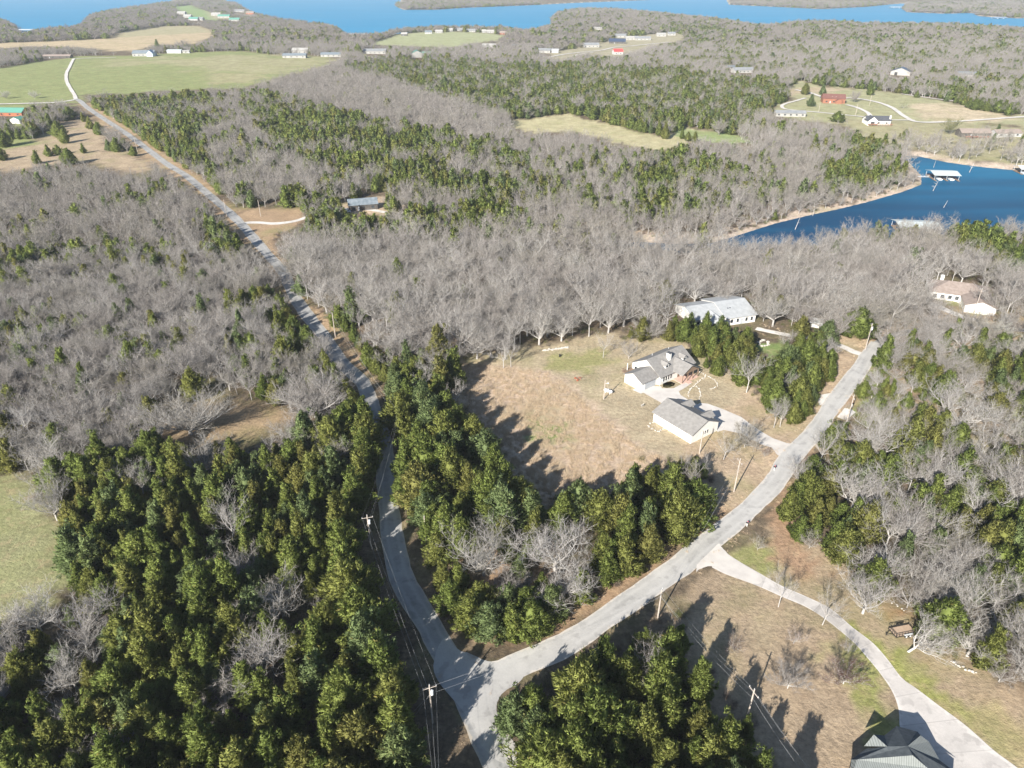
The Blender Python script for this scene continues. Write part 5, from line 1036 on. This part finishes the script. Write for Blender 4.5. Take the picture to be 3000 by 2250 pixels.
stones('stone_edging', 'square pale stone border of the green bed at the outbuilding wall', [r7(*q) for q in [(730,1268),(690,1290),(655,1312),(700,1350),(760,1382),(800,1385),(870,1350)]], .45, .4, 6)
stones('fire_ring', 'round ring of pale stones on the lawn below the white house', [(2222,1003),(2234,998),(2248,1001),(2252,1008),(2240,1013),(2226,1011),(2222,1003)], .6, .6, 7, 'fire ring')
stones('rock_row', 'row of pale rocks at the edge of the lower right forest', [(2786,1938),(2806,1950),(2822,1958),(2840,1964),(2862,1972)], .30, .42, 8, 'rock row')
stones('rubble_pile', 'low pile of pale rubble under the bare trees at the clearing edge', [(1592,1028),(1620,1024),(1650,1020),(1665,1018)], .5, .6, 9, 'rubble pile')
stones('white_rock', 'pair of white rocks on the reddish soil near the trailer', [(2615,1768),(2632,1776),(2650,1790)], 2.2, .28, 10, 'rocks')
slab('garden_bed', [r7(*q) for q in [(850,770),(900,745),(960,748),(1010,770),(990,800),(900,828),(850,815)]], gm, .10)
# small things on the lawns
p = W3(1881, 1192); g = tag(empty('deer_statue', p, .5), 'small pale animal statue on the lawn near the outbuilding', 'statue')
mb = MB(); mb.bar((-.35,0,.7), (.35,0,.75), .17, .15, 8); mb.build('body', M['stone'], g); mb = MB(); mb.bar((.33,0,.78), (.55,0,1.15), .08, .06, 6); mb.bar((.52,0,1.12), (.75,0,1.1), .08, .04, 6); mb.build('head', M['stone'], g)
for x_, y_ in ((-.3,-.1),(-.3,.1),(.3,-.1),(.3,.1)): mb = MB(); mb.bar((x_,y_,-.05), (x_,y_,.65), .04, n=5); mb.build('leg', M['stone'], g)
p = W3(1640, 1045); g = tag(empty('burn_barrel', p), 'small dark barrel alone on the grass above the tan field', 'barrel'); lathe([(.01,0),(.3,0),(.31,.3),(.3,.45),(.31,.6),(.3,.9),(.27,.9),(.27,.3)], 12, M['black'], 'drum', g, Matrix()); lathe([(.32,.28),(.34,.3),(.32,.32)], 12, M['black'], 'hoop', g, Matrix())
g = tag(empty('plough', W3(1695, 1112), .4), 'rusty red farm implement at the edge of the tan field', 'farm implement'); rm = noisy('rusty_red_iron', (.30,.10,.06), (.38,.15,.09), 3, .8)
mb = MB(); mb.bar((-1.1,0,.6), (1.2,0,.6), .07, n=5); mb.bar((-.8,-.7,.55), (-.8,.7,.55), .06, n=5); mb.bar((.4,-.8,.55), (.4,.8,.55), .06, n=5); mb.build('frame', rm, g)
for y_ in (-.7, 0, .7): mb = MB(); mb.bar((.4,y_,.55), (.1,y_,-.05), .05, .02, 5); mb.build('tine', rm, g)
for y_ in (-.75, .75): mb = MB(); mb.bar((-.8,y_-.06,.34), (-.8,y_+.06,.34), .36, n=14); mb.build('wheel', rm, g)
mb = MB(); mb.bar((0,0,.35), (.0,0,.7), .55, .35, 9); o = mb.build('planter_tub', M['stone'], loc=tuple(W3(2310, 1332))); 
bpy.data.objects.remove(o)
# shed and white car near the neighbour drive
simple('garden_shed', 'tiny white roofed shed among cedars left of the big round cedar', 'shed', (2388,960), 3.4, 3, 2.1, 3.0, -20, 'white', 'roof_white', frac=.95, wins=0)
def car(name, label, u, v, rz, paint):
    g = tag(empty(name, W3(u, v), math.radians(rz)), label, 'car')
    prof = [(-2.2,.35),(-2.25,.75),(-1.9,.95),(-1.3,1.0),(-.75,1.45),(.9,1.48),(1.55,1.0),(2.15,.9),(2.25,.6),(2.2,.35)]; m_ = len(prof)
    mb = MB(); mb.add([(x, -.88, z) for x, z in prof]+[(x, .88, z) for x, z in prof], [tuple(range(m_)), tuple(range(2*m_-1, m_-1, -1))]+[(k, k+m_, (k+1) % m_+m_, (k+1) % m_) for k in range(m_)]); mb.build('body', paint, g)
    mb = MB(); mb.add([(-1.27,-.8,1.03),(-.78,-.75,1.44),(-.78,.75,1.44),(-1.27,.8,1.03)], [(0,3,2,1)]); mb.add([(1.5,-.8,1.06),(.95,-.75,1.47),(.95,.75,1.47),(1.5,.8,1.06)], [(0,1,2,3)]); mb.box(-1.0, 1.2, -.90, -.885, 1.0, 1.35); mb.box(-1.0, 1.2, .885, .90, 1.0, 1.35); mb.build('windows', M['glass'], g)
    for x_ in (-1.4, 1.4):
        for y_ in (-.92, .72): mb = MB(); mb.bar((x_,y_,.33), (x_,y_+.2,.33), .33, n=14); mb.build('wheel', M['tyre'], g)
car('parked_car', 'dark blue car parked left of the red log house', 2406, 286, 60, M['blue_paint']); car('parked_car', 'white car parked beside the wooded house', 1015, 623, 20, M['white_paint'])
# drowned snags in the cove
def snag(u, v, H, label, lean, arms=3):
    p = at(u, v, ZW); g = MB(); r = random.Random(int(u)); top = Vector((lean*H, 0, H)); g.bar((0,0,-3), top, .22, .06, 6)
    for k in range(arms): t = r.uniform(.35, .85); a = r.uniform(0, 6.28); s = top*t; g.bar(s, s+Vector((math.cos(a)*1.6, math.sin(a)*1.6, .5)), .09, .02, 5)
    tag(g.build('dead_snag', M['bark_limb'], loc=(p[0], p[1], ZW)), label, 'dead tree')
snag(2837, 505, 6, 'branched bleached snag standing in the cove right of the dock', .3, 6); snag(2730, 559, 6, 'bare branched snag in the water just below the boat dock', .35, 7); snag(2760, 608, 4, 'slim leaning snag alone in the middle of the cove', .5, 0); snag(2326, 672, 6, 'short pale snag near the narrow end of the cove', .3, 1); snag(2734, 491, 5, 'thin white snag behind the boat dock', .1, 0); snag(2380, 632, 4, 'tiny snag at the sandy cove shore', .1, 1)
# ------------------------------------------------------------------ individual trees
LAND = [((1010,1950),'left of the junction'),((700,1700),'amid the dark cedar wood at left'),((420,1500),'beside the left field'),((900,1450),'beside the shaded left road'),((650,1420),'below the round tree in the glade'),((300,2050),'in the lower left wood'),((750,2120),'low in the left cedar wood'),((1130,2100),'by the shaded left verge'),((500,1800),'right of the left field corner oaks'),((850,1900),'below the white branched oak'),((550,2220),'at the bottom edge, lower left'),
 ((1250,1330),'near the slim central pole'),((1400,1400),'by the shadow on the tan field'),((1350,1560),'left of the central white oaks'),((1600,1500),'above the central white oaks'),((1900,1450),'at the grove corner by the lawn'),((1850,1600),'in the grove by the side road'),((1420,1750),'at the lower grove tip'),((1650,1700),'by the drooping white oak'),((1270,1130),'at the upper end of the grove'),
 ((1650,2080),'just right of the junction'),((1950,2050),'amid the bottom cedar wood'),((2150,2200),'next to the big lower shadow'),((1700,2230),'at the bottom edge, centre'),
 ((2400,1380),'lining the right of the side road'),((2400,1500),'above the side road mailbox'),((2550,1600),'above the concrete driveway'),((2850,1500),'near the right edge forest'),((2850,1750),'behind the trailer'),((2950,1950),'right of the lower lawn'),((2700,1350),'behind the right forest oaks'),((2330,1100),'in the screen beside the side road'),((2050,980),'between the two white houses'),((2600,1120),'in the bright thicket at right'),((2800,1150),'in the open wood at right'),
 ((150,1250),'above the left field'),((700,1150),'behind the small left glade'),((400,1100),'low in the left grey wood'),((300,1850),'at the left field corner'),((1300,980),'above the left end of the clearing'),((1500,950),'above the tan field'),((1700,930),'above the lawn'),((1950,850),'behind the big house'),((2450,850),'above the road fork'),((1050,950),'right of the road bend'),((1200,900),'between the road bend and the clearing'),((80,2180),'in the bottom left corner'),((850,1050),'left of the road bend'),((2250,850),'right of the white house'),((2900,1050),'at the far right edge')]
LP_ = np.array([l[0] for l in LAND], float)
def landmark(u, v): d = np.hypot(LP_[:,0]-u, LP_[:,1]-v); return LAND[int(np.argmin(d))][1]
TREES = []
def tree(kind, x, y, z, H, k, hue=None, label=None, group=None, width=1.0, cat=None, crown_mat=None):
    g = empty(kind, (x, y, z), rng.uniform(0, 6.28)); s = H/10.0; g.scale = (s*width, s*width, s)
    g.rotation_euler[0] = rng.normal(0, .04); g.rotation_euler[1] = rng.normal(0, .04)
    if kind == 'cedar_tree':
        c_me, t_me, R_ = near_cedar[k % NC]; tr = bpy.data.objects.new('trunk', t_me); cr = bpy.data.objects.new('crown', c_me)
        COL.objects.link(tr); COL.objects.link(cr); tr.parent = g; cr.parent = g
        cr.material_slots[0].link = 'OBJECT'; cr.material_slots[0].material = CED[hue]
    else:
        t_me, c_me = BK[k]; tr = bpy.data.objects.new('trunk', t_me); cr = bpy.data.objects.new('crown', c_me)
        COL.objects.link(tr); COL.objects.link(cr); tr.parent = g; cr.parent = g
        g.scale = (H/11*width, H/11*width, H/11)
        if crown_mat: cr.material_slots[0].link = 'OBJECT'; cr.material_slots[0].material = M[crown_mat]
    tag(g, label, cat or ('cedar' if kind == 'cedar_tree' else 'bare tree'), group); return g
USED = []   # positions already taken by hand placed trees
def hand(kind, u, v, H, k, label, hue='green', width=1.0, cat=None, crown_mat=None, group=None, rot=None):
    p = W3(u, v); g = tree(kind, p.x, p.y, p.z, H, k, hue, label, group, width, cat, crown_mat); USED.append((p.x, p.y, H*(.28 if kind == 'cedar_tree' or H < 9.4 else .38)*width))
    if rot is not None: g.rotation_euler = (rot[0], rot[1], rot[2])
    return g
for (u, v, H, k, w_, lb) in [
 (560,1272,12,7,1.2,'big round grey bare tree alone in the small left glade'),(925,1222,12,7,1.2,'wide round grey bare tree beside the left road at the glade end'),(865,1306,8,7,1.1,'low pinkish grey bare tree at the lower edge of the glade'),(602,1333,5.0,5,1.0,'small pale bare tree below the big round one, left of a pair'),(656,1320,5.5,5,1.1,'small pale bare tree below the big round one, right of a pair'),(1045,1290,8,5,1.1,'grey bare tree leaning over the shaded left road'),
 (823,1792,10.5,2,1.1,'white branched oak standing out of the dark left cedars'),(945,1797,6,5,.9,'small grey bare tree right of the white branched oak'),(120,1850,9.5,3,1.15,'spreading grey oak on the lower corner of the left field'),(260,1884,10.5,2,1.05,'tall pale oak right of the lower field corner'),(542,1755,5,5,.9,'little pale bare tree among dark cedars at left'),(226,2020,8.5,3,1,'bare tree with bright bent limbs in the lower left wood'),(340,2230,8,2,1,'bare tree at the bottom edge of the left wood'),(165,1400,10,2,1.2,'wide white bare tree above the left field'),(470,1480,6,6,1.2,'pale bare tree inside the upper part of the left cedars'),
 (1418,1685,11,3,1.25,'large white gnarled oak at the lower left of the central grove'),(1625,1672,11.5,3,1.25,'large white gnarled oak at the middle of the central grove'),(1475,1762,8,5,1.0,'white forked bare tree in front of the gnarled oaks'),(1650,1760,10,2,1.1,'white drooping oak near the tip of the central grove'),
 (1775,1985,5.5,6,1.3,'small white trunked tree inside the bottom cedars'),(1905,2025,8,1,1.1,'thin bare tree in the middle of the bottom cedars'),(1880,2150,6,5,1,'small grey bare tree low in the bottom cedars'),
 (1475,1078,8.5,0,.8,'left tree of two slim bare ones at the tan field top'),(1497,1075,8.5,1,.8,'right tree of two slim bare ones at the tan field top'),(1767,1048,7.8,1,.75,'left of two lone slim trees on the lawn above the house'),(1842,1051,7.8,5,.8,'right of two lone slim trees on the lawn above the house'),
 (2181,1310,7,4,.95,'brownish bare tree arching over the pale drive'),(2120,1346,6.5,1,1,'pale thin tree at the corner of the outbuilding'),(2267,1253,8,1,.8,'left of two slim grey trees beside the side road'),(2285,1250,8,0,.7,'right of two slim grey trees beside the side road'),
 (2219,1612,4.6,5,.7,'young bare tree on the grass by the concrete driveway mouth'),(2371,1606,5.2,5,.8,'small bare tree below the right forest edge'),(2280,1778,7.4,1,.8,'slim white tree on the lawn side of the concrete driveway'),(2409,1831,7.2,1,.85,'slim white tree at the bend of the concrete driveway'),(2527,1797,9.5,3,1.05,'thick trunked old oak above the concrete driveway'),(2484,1912,3.6,5,.9,'tiny bare sapling behind the reddish shrub'),
 (2497,1490,11,3,1.35,'great white gnarled oak in the right forest'),(2549,1345,12,3,1.15,'tall white oak in the upper right forest'),(2732,1440,11,2,1.1,'broad white oak near the glade in the right forest'),(2646,1592,11.5,7,1.0,'rounded pale bare tree in the right forest'),(2565,1690,9.5,2,1.2,'wide pale oak low in the right forest'),(2796,1700,9,3,1.1,'spreading pale oak left of the right edge'),(2800,1262,11,2,1.35,'sprawling white oak leaning right near the far right glade'),(2768,1215,10,3,1.1,'pale oak behind the sprawling one'),(2690,1754,9,2,1.1,'multi stemmed pale tree above the trailer'),(2764,1772,9,3,1.1,'pale multi stemmed tree right of the trailer'),(2992,1845,8,1,1,'white bare tree cut by the right edge'),(2870,1345,9,6,1,'leaning slim tree beside the far right glade'),(2895,1343,9,6,.9,'second leaning slim tree beside the far right glade'),
 (2300,1018,7.5,5,.9,'reddish grey bare tree by the white driveway'),(2545,965,12,7,1.1,'wide fan shaped bare tree behind the fork'),(2725,935,10,3,1.05,'bare tree left of the brown roofed house drive'),(2735,1050,9,2,1.05,'white trunked bare tree in the open far right wood'),(2810,1040,9.5,0,1.1,'tall bare tree in the open far right wood'),
 (2502,299,10,4,.9,'round bare tree on the meadow right of the log house'),(2106,395,11,4,.9,'pale bare tree at the top edge of the pale middle field'),(2172,409,11,1,.9,'slim bare tree on the green tip of the middle field'),(2262,420,11,1,.9,'bare tree right of the green tip of the middle field'),(536,146,14,4,1.2,'round bare oak by the farm sheds'),(2335,198,9,4,1,'round grey bush like tree behind the meadow')]:
    hand('bare_tree', u, v, H, k, lb, width=w_)
g = hand('bare_tree', 2662, 1909, 8.5, 3, 'leaning white bare tree overhanging the black trailer', width=1.0, rot=(.1, .62, .1))
hand('bare_shrub', 2470, 2003, 5.0, 4, 'round reddish brown shrub on the lower right lawn', width=1.1, cat='shrub', crown_mat='redtwig')
hand('bare_shrub', 2307, 2016, 5.2, 4, 'fan shaped white branched shrub at the edge of the big shadow', width=1.0, cat='shrub')
hand('bare_shrub', 2325, 1885, 4.2, 5, 'small dark upright shrub on the lower lawn', width=.9, cat='shrub', crown_mat='bark_dark')
hand('bare_shrub', 2150, 1905, 3.6, 5, 'small reddish shrub half in the big shadow', width=1.2, cat='shrub', crown_mat='redtwig')
hand('bare_shrub', 2240, 1338, 3.0, 5, 'tan leafed little tree by the pale drive mouth', width=1.0, cat='shrub', crown_mat='redtwig')
for (u, v, H, lb) in [(2900,1000,8,'white blossoming tree in the far right wood'),(2985,1300,7,'white blossoming tree at the right edge'),(181,322,9,'large white blossoming tree by the upper left crossroads'),(102,289,7,'round white blossoming tree on the upper left field'),(20,289,7,'white blossoming tree near the left edge of the upper field')]:
    p = W3(u, v); g = tree('blossoming_tree', p.x, p.y, p.z, H, 4, None, lb, 'white blossoming trees', 1.0, 'flowering tree', 'blossom')
for (u, v, H, k, w_, hue, lb) in [
 (2511,987,11,3,1.5,'green','very large round green cedar by the fork of the side road'),(2418,1000,8,6,1.1,'blue-green','dark rounded cedar left of the very large round one'),
 (2360,1075,9,3,1.3,'green','huge bushy cedar in the screen above the side road'),(2373,312,11,0,1.2,'blue-green','dark conical cedar at the left corner of the log house'),(2357,277,11,3,1.1,'olive','wide cedar on the bare ground behind the loop driveway'),(2409,277,10,2,1.1,'blue-green','cedar behind the log house'),(2452,358,9,6,1.6,'green','low wide cedar between the loop drive and the lake house'),(2549,279,9,3,1.1,'green','dark cedar at the upper meadow edge'),(2683,286,7,2,1.2,'green','small dark cedar on the meadow lane'),(2323,246,8,6,1.4,'green','flat topped cedar at the upper left meadow corner'),
 (2036,418,8,2,1,'olive','olive cedar of a group on the middle field'),(2014,414,7,3,1,'olive','small olive cedar on the middle field'),(1888,389,10,0,.8,'green','first slim cedar from the left in the field row'),(1906,391,11,1,.8,'blue-green','second slim cedar from the left in the field row'),(1929,397,12,1,.8,'green','third slim cedar from the left in the field row'),(1949,407,13,0,.9,'olive','rightmost cedar of the field row'),
 (208,350,11,6,1.3,'green','large dark cedar by the crossroads beside the blossoming tree'),(129,370,11,3,1.1,'green','dark cedar left of the upper left brown clearing'),(175,402,12,6,1.2,'green','big cedar at the middle of the brown clearing edge'),(192,420,10,3,1,'green','cedar below the big one on the brown clearing edge'),(267,378,10,2,1.0,'olive','left cedar of a pair beside the upper left road'),(293,395,10,3,1.1,'green','right cedar of a pair beside the upper left road'),(344,445,10,3,1.1,'green','taller cedar of the trio on the brown clearing'),(321,442,8,2,1.1,'blue-green','left cedar of the trio on the brown clearing'),(366,438,8,6,1.0,'green','right cedar of the trio on the brown clearing'),(145,458,8,2,1.2,'green','round cedar at the lower left of the brown clearing'),(206,482,11,3,1.2,'green','big dark cedar at the lower end of the brown clearing'),(172,454,7,6,1.2,'green','small cedar in the row on the brown clearing'),(246,449,7,0,1,'green','small cedar right of the row on the brown clearing'),(393,457,7,6,1,'green','lone little cedar close to the upper left road'),(247,357,8,0,1,'olive','small cedar at the road side below the crossroads'),(12,430,13,3,1.2,'green','large dark cedar at the left edge'),(5,470,9,6,1.2,'green','lower dark cedar at the left edge'),(110,480,9,2,1,'green','cedar at the bottom of the brown clearing'),
 (463,148,16,2,.9,'blue-green','lone dark conifer at the top of the green field'),(1998,407,8,1,1,'green','cedar at the left end of the small middle field group')]:
    hand('cedar_tree', u, v, H, k, lb, hue, w_)
for i, (u, v, H, w_) in enumerate([(1310,1240,11.5,1.2),(1345,1300,12,1.2),(1385,1335,12.5,1.2),(1415,1375,12,1.2),(1445,1425,12.5,1.2),(1480,1475,12,1.2),(1515,1512,11.5,1.2),(1560,1545,11.5,1.2),(1285,1190,11.5,1.2),(1640,1545,11,1.1),(1750,1545,11,1.1),(1850,1490,11,1.1),(1960,1465,11,1.1)]): hand('cedar_tree', u, v, H, i % 7, '%s tall cedar bordering the shadowed tan field' % ['second','third','fourth','fifth','sixth','seventh','eighth','ninth','topmost','tenth','eleventh','twelfth','rightmost'][i], HUES[(0,0,1,3)[i % 4]], w_)
for i, (u, v, H) in enumerate([(1045,1500,13),(1060,1440,13),(1068,1385,13),(1068,1335,13),(1070,1290,13),(1000,1560,12),(1010,1640,11.5),(1022,1180,8.5),(990,1135,8.5),(955,1090,8),(920,1040,8),(1045,1230,10)]): hand('cedar_tree', u, v, H, i % 7, '%s cedar of the verge row shading the left road' % ['front','second','third','fourth','fifth','lowest','second lowest','eighth','ninth','tenth','topmost','seventh'][i], HUES[i % 2], 1.1)
for i, (u, v, H) in enumerate([(1015,1720,13),(1036,1790,13.5),(1058,1870,13.5),(1084,1950,13.5),(1118,2030,13.5),(1145,2110,13),(1170,2190,13),(1180,2270,13)]): hand('cedar_tree', u, v, H, (i*3) % 7, '%s tall cedar of the row shading the junction verge' % ['topmost','second','third','fourth','fifth','sixth','seventh','lowest'][i], HUES[(0,1,0,3)[i % 4]], 1.2)
TIP = ['cedar at the left shoulder of the grove tip','cedar near the bottom left of the grove tip','lowest left cedar of the grove tip','lowest middle cedar of the grove tip','lowest right cedar of the grove tip','cedar left of the forked bare tree by the brown verge','cedar at the lower right flank of the grove tip','cedar beside the road below the drooping oak','small cedar under the left gnarled oak','cedar just behind the lowest left one','cedar just behind the lowest middle one','cedar just behind the lowest right one','low cedar beneath the drooping white oak','cedar beside the short pale pole','small cedar between the two gnarled oaks','small cedar behind the gap of the gnarled oaks']
for i, (u, v, H) in enumerate([(1325,1790,9),(1378,1840,9),(1440,1866,8.5),(1500,1866,9),(1558,1858,8.5),(1300,1725,8),(1618,1806,9),(1700,1758,8.5),(1350,1715,6.5),(1415,1795,8),(1482,1805,8.5),(1545,1800,7.5),(1590,1752,6.5),(1285,1645,8.5),(1525,1690,6.5),(1550,1640,6.5)]): hand('cedar_tree', u, v, H, (i*5) % 7, TIP[i], HUES[(0,1,3,0)[i % 4]], 1.2)
for i in range(9): t = i/8; hand('cedar_tree', 2838+135*t, 317+16*t+(3 if i % 2 else -1), 9+2*math.sin(t*3), (0,3,6)[i % 3], '%s cedar from the left in the oval meadow thicket' % ('first','second','third','fourth','fifth','sixth','seventh','eighth','last')[i], 'green', 1.35, group='dark cedars of the oval thicket')
p = W3(2780, 391); g = tree('spring_tree', p.x, p.y, p.z, 11, 4, None, 'bright yellow green tree on the grassy bank beside the lakeside house', None, 1.0, 'tree', 'spring'); USED.append((p.x, p.y, 4))
p = W3(2646, 318); tree('spring_shrub', p.x, p.y, p.z, 7, 5, None, 'pale yellow green willow shrub on the upper right meadow', None, 1.2, 'shrub', 'spring')
p = W3(2790, 282); tree('spring_tree', p.x, p.y, p.z, 11, 4, None, 'pale yellow green tree at the far side of the meadow lane', None, 1.0, 'tree', 'spring')
# woods: near trees as individuals, the rest as masses
A1 = place(30, 300, 3.3); A2 = place(300, 620, 4.2); A3 = place(620, 1300, 5.6); A4 = place(1300, 3400, 9.5)
def thin(A, base):
    """drop neighbours closer than their crowns allow"""
    order = rng.permutation(len(A)); grid = {}; keep = []; cell = 6.0
    for x, y, r_ in USED: grid.setdefault((int(x//cell), int(y//cell)), []).append((x, y, r_+.8))
    for i in order:
        x, y, z, H, c = A[i]; r_ = (H*.165 if c else H*.255)*base; gx_, gy_ = int(x//cell), int(y//cell); ok = True
        for a in (-1, 0, 1):
            for b in (-1, 0, 1):
                for (qx, qy, qr) in grid.get((gx_+a, gy_+b), ()):
                    if (qx-x)**2+(qy-y)**2 < (max(qr, r_)+.15*min(qr, r_))**2: ok = False; break
                if not ok: break
            if not ok: break
        if ok: keep.append(i); grid.setdefault((gx_, gy_), []).append((x, y, r_))
    return A[keep]
A1 = thin(A1, 1.30); A2 = thin(A2, 1.15)
d1 = np.hypot(np.hypot(A1[:,0], A1[:,1]), CAMH-A1[:,3]*.6); um, vm = proj(A1[:,0], A1[:,1], A1[:,2]+A1[:,3]*.55)
inframe = (um > -10)&(um < 3010)&(vm > -10)&(vm < 2262); isC = A1[:,4] > .5; size = A1[:,3]/d1
n_hand_c = len([o for o in bpy.data.objects if o.name.startswith('cedar_tree')]); n_hand_b = len([o for o in bpy.data.objects if o.name.startswith('bare_tree')])
taken = np.zeros(len(A1), bool); REC = []
for kind, mask, n_max in (('cedar_tree', isC&inframe, 300-n_hand_c), ('bare_tree', ~isC&inframe, 300-n_hand_b)):
    idx = np.where(mask)[0]; idx = idx[np.argsort(-size[idx])][:n_max]; taken[idx] = True
    for i in idx:
        H = A1[i, 3]
        if kind == 'cedar_tree': hue = HUES[int(rng.choice(4, p=(.52, .24, .08, .16)))]; k = int(rng.integers(0, NC)); szw = 'small' if H < 7.2 else ('tall' if H > 9 else 'middling')
        else: k = int(rng.choice(7, p=(.18, .16, .20, .16, .04, .12, .14))); hue = ('upright', 'upright', 'spreading', 'spreading', 'rounded', 'bushy', 'slender')[k]; szw = 'small' if H < 7.5 else ('tall' if H > 9.5 else 'middling')
        REC.append((kind, i, hue, k, szw, landmark(um[i], vm[i]), um[i], vm[i]))
by = {}
for r_ in REC: by.setdefault((r_[0], r_[2], r_[4], r_[5]), []).append(r_)
ORD = ['leftmost', 'second', 'third', 'fourth', 'fifth', 'sixth', 'seventh', 'eighth', 'ninth', 'tenth', 'eleventh', 'twelfth']
for (kind, hue, szw, lm), L_ in by.items():
    noun = 'cedar' if kind == 'cedar_tree' else 'bare tree'; base = '%s %s %s %s' % (szw, hue, noun, lm)
    if len(L_) <= 4: rows = [('', sorted(L_, key=lambda r_: r_[6]))]
    else:
        q = sorted(L_, key=lambda r_: r_[7]); nr = 2 if len(q) <= 8 else 3; rows = [(('back ', 'front ') if nr == 2 else ('back ', 'middle ', 'front '))[i] for i in range(nr)]
        rows = [(rows[i], sorted(q[len(q)*i//nr:len(q)*(i+1)//nr], key=lambda r_: r_[6])) for i in range(nr)]
    for rw, Q in rows:
      for j, r_ in enumerate(Q):
        if len(L_) == 1: lb = base
        elif len(Q) == 1: lb = '%s, the %sone' % (base, rw)
        else: lb = '%s, %s%s' % (base, (rw+'row ') if rw else '', 'rightmost' if j == len(Q)-1 else (ORD[j] if j == 0 else ORD[min(j, 11)]+' from left'))
        x, y, z, H, _c = A1[r_[1]]; tree(kind, x, y, z, H, r_[3], hue, lb, ('cedars ' if kind == 'cedar_tree' else 'bare trees ')+lm, rng.uniform(.88, 1.22))
rest = A1[~taken]
def put(A, key_c, key_b, tagname, wc=None):
    c = A[A[:,4] > .5]; b = A[A[:,4] <= .5]
    scatter('cedar_woods', 'dense dark green cedars %s' % tagname, PC[key_c], c[:, :3], c[:, 3]/10, sxy=wc); scatter('bare_woods', 'grey leafless woods %s' % tagname, PC[key_b], b[:, :3], b[:, 3]/11, sxy=wc)
put(rest, 'cn', 'bn', 'filling the near slopes behind the nearest trees'); put(A2, 'cf', 'bf', 'in the middle distance')
put(A3, 'cf', 'bf', 'on the far side of the fields', 1.25); put(A4, 'cv', 'bv', 'around the lake', 1.6)
# undergrowth: saplings and brush between the trees, dry grass in the clearing
def brush_mesh(seed, n, w_, h_, tw):
    r = np.random.default_rng(seed); P = np.stack([r.normal(0, w_, n), r.normal(0, w_, n), np.zeros(n)], 1); D = np.stack([r.normal(0, .45, n), r.normal(0, .45, n), np.ones(n)], 1)*r.uniform(.4, 1, n)[:, None]*h_
    a = r.uniform(0, 6.28, n); S = np.stack([np.cos(a), np.sin(a), 0*a], 1)*tw; V = np.stack([P+D, P+S, P-S], 1).reshape(-1, 3); return V, np.arange(len(V)).reshape(-1, 3)
def flat(name, c1, c2):
    m, t, b = newmat(name); N = t.nodes; L = t.links; oi = N.new('ShaderNodeObjectInfo'); mx_ = N.new('ShaderNodeMix'); mx_.data_type = 'RGBA'; L.new(oi.outputs['Random'], mx_.inputs[0]); mx_.inputs[6].default_value = (*c1, 1); mx_.inputs[7].default_value = (*c2, 1)
    L.new(mx_.outputs[2], b.inputs['Base Color']); b.inputs['Roughness'].default_value = 1; b.inputs['Specular IOR Level'].default_value = .05; return m
BR = [tri_mesh('brush', *brush_mesh(s_, 90, .55, 2.4, .022), None, [flat('brush_twigs%d' % s_, *c_)]) for s_, c_ in ((1, ((.16,.12,.10), (.20,.16,.13))), (2, ((.18,.15,.12), (.13,.11,.09))), (3, ((.09,.11,.04), (.13,.13,.05))))]
GR = [tri_mesh('grass', *brush_mesh(10+s_, 46, .42, .75, .035), None, [flat('dry_grass%d' % s_, *c_)]) for s_, c_ in ((1, ((.50,.39,.27), (.46,.36,.25))), (2, ((.50,.41,.30), (.44,.35,.25))), (3, ((.46,.36,.25), (.52,.43,.31))))]
PC['br'] = pc('brush', BR); PC['gr'] = pc('grass_tufts', GR)
def ground_scatter(n, y0, y1, test):
    y = np.sqrt(rng.uniform(y0*y0, y1*y1, n)); x = rng.uniform(-1, 1, n)*(y*.86+25); z = height(x, y); u, v = proj(x, y, z); k = test(x, y, u, v)&(waterdist(x, y) < -2); return np.stack([x, y, z], 1)[k]
Pb = ground_scatter(30000, 45, 420, lambda x, y, u, v: ~is_open(u, v)&lane_clear(x, y, 4)&(wob(x, y, 26) > -.5)); HF = np.array([(a, b_, c_) for a, b_, c_ in HOUSEFOOT])
Pb = Pb[np.all(np.hypot(Pb[:, None, 0]-HF[None, :, 0], Pb[:, None, 1]-HF[None, :, 1]) > HF[None, :, 2]*.9, 1)]
scatter('undergrowth', 'thin twiggy brush and saplings on the forest floor', PC['br'], Pb, rng.uniform(.4, 1.0, len(Pb)))
FIELD = [(1316,1062),(1440,1072),(1600,1090),(1700,1160),(1790,1240),(1850,1300),(1960,1350),(1900,1480),(1700,1560),(1500,1480),(1350,1220)]
Pg = ground_scatter(60000, 100, 260, lambda x, y, u, v: inpoly(u+6*wob(x, y, 8), v, FIELD)); scatter('tall_grass', 'dry tan tall grass of the clearing', PC['gr'], Pg, rng.uniform(.5, 1.25, len(Pg)))
Pv = ground_scatter(60000, 50, 330, lambda x, y, u, v: (~lane_clear(x, y, 5.2))&lane_clear(x, y, 2.9)&(wob(x, y, 12) > -.1)); scatter('verge_grass', 'dry tan grass along the road verges', PC['gr'], Pv, rng.uniform(.25, .6, len(Pv)))
# ------------------------------------------------------------------ haze
if True:
  pass
hm = bpy.data.materials.new('pale_haze'); hm.use_nodes = True; t = hm.node_tree; t.nodes.remove(t.nodes['Principled BSDF']); vp = t.nodes.new('ShaderNodeVolumePrincipled')
vp.inputs['Color'].default_value = (.84, .91, 1.0, 1); vp.inputs['Density'].default_value = 8.5e-5; vp.inputs['Anisotropy'].default_value = 0; t.links.new(vp.outputs[0], t.nodes['Material Output'].inputs['Volume'])
mb = MB(); mb.box(-9200, 9200, -9200, 9700, -9, 116); hz = mb.build('haze', hm); tag(hz, kind='stuff')
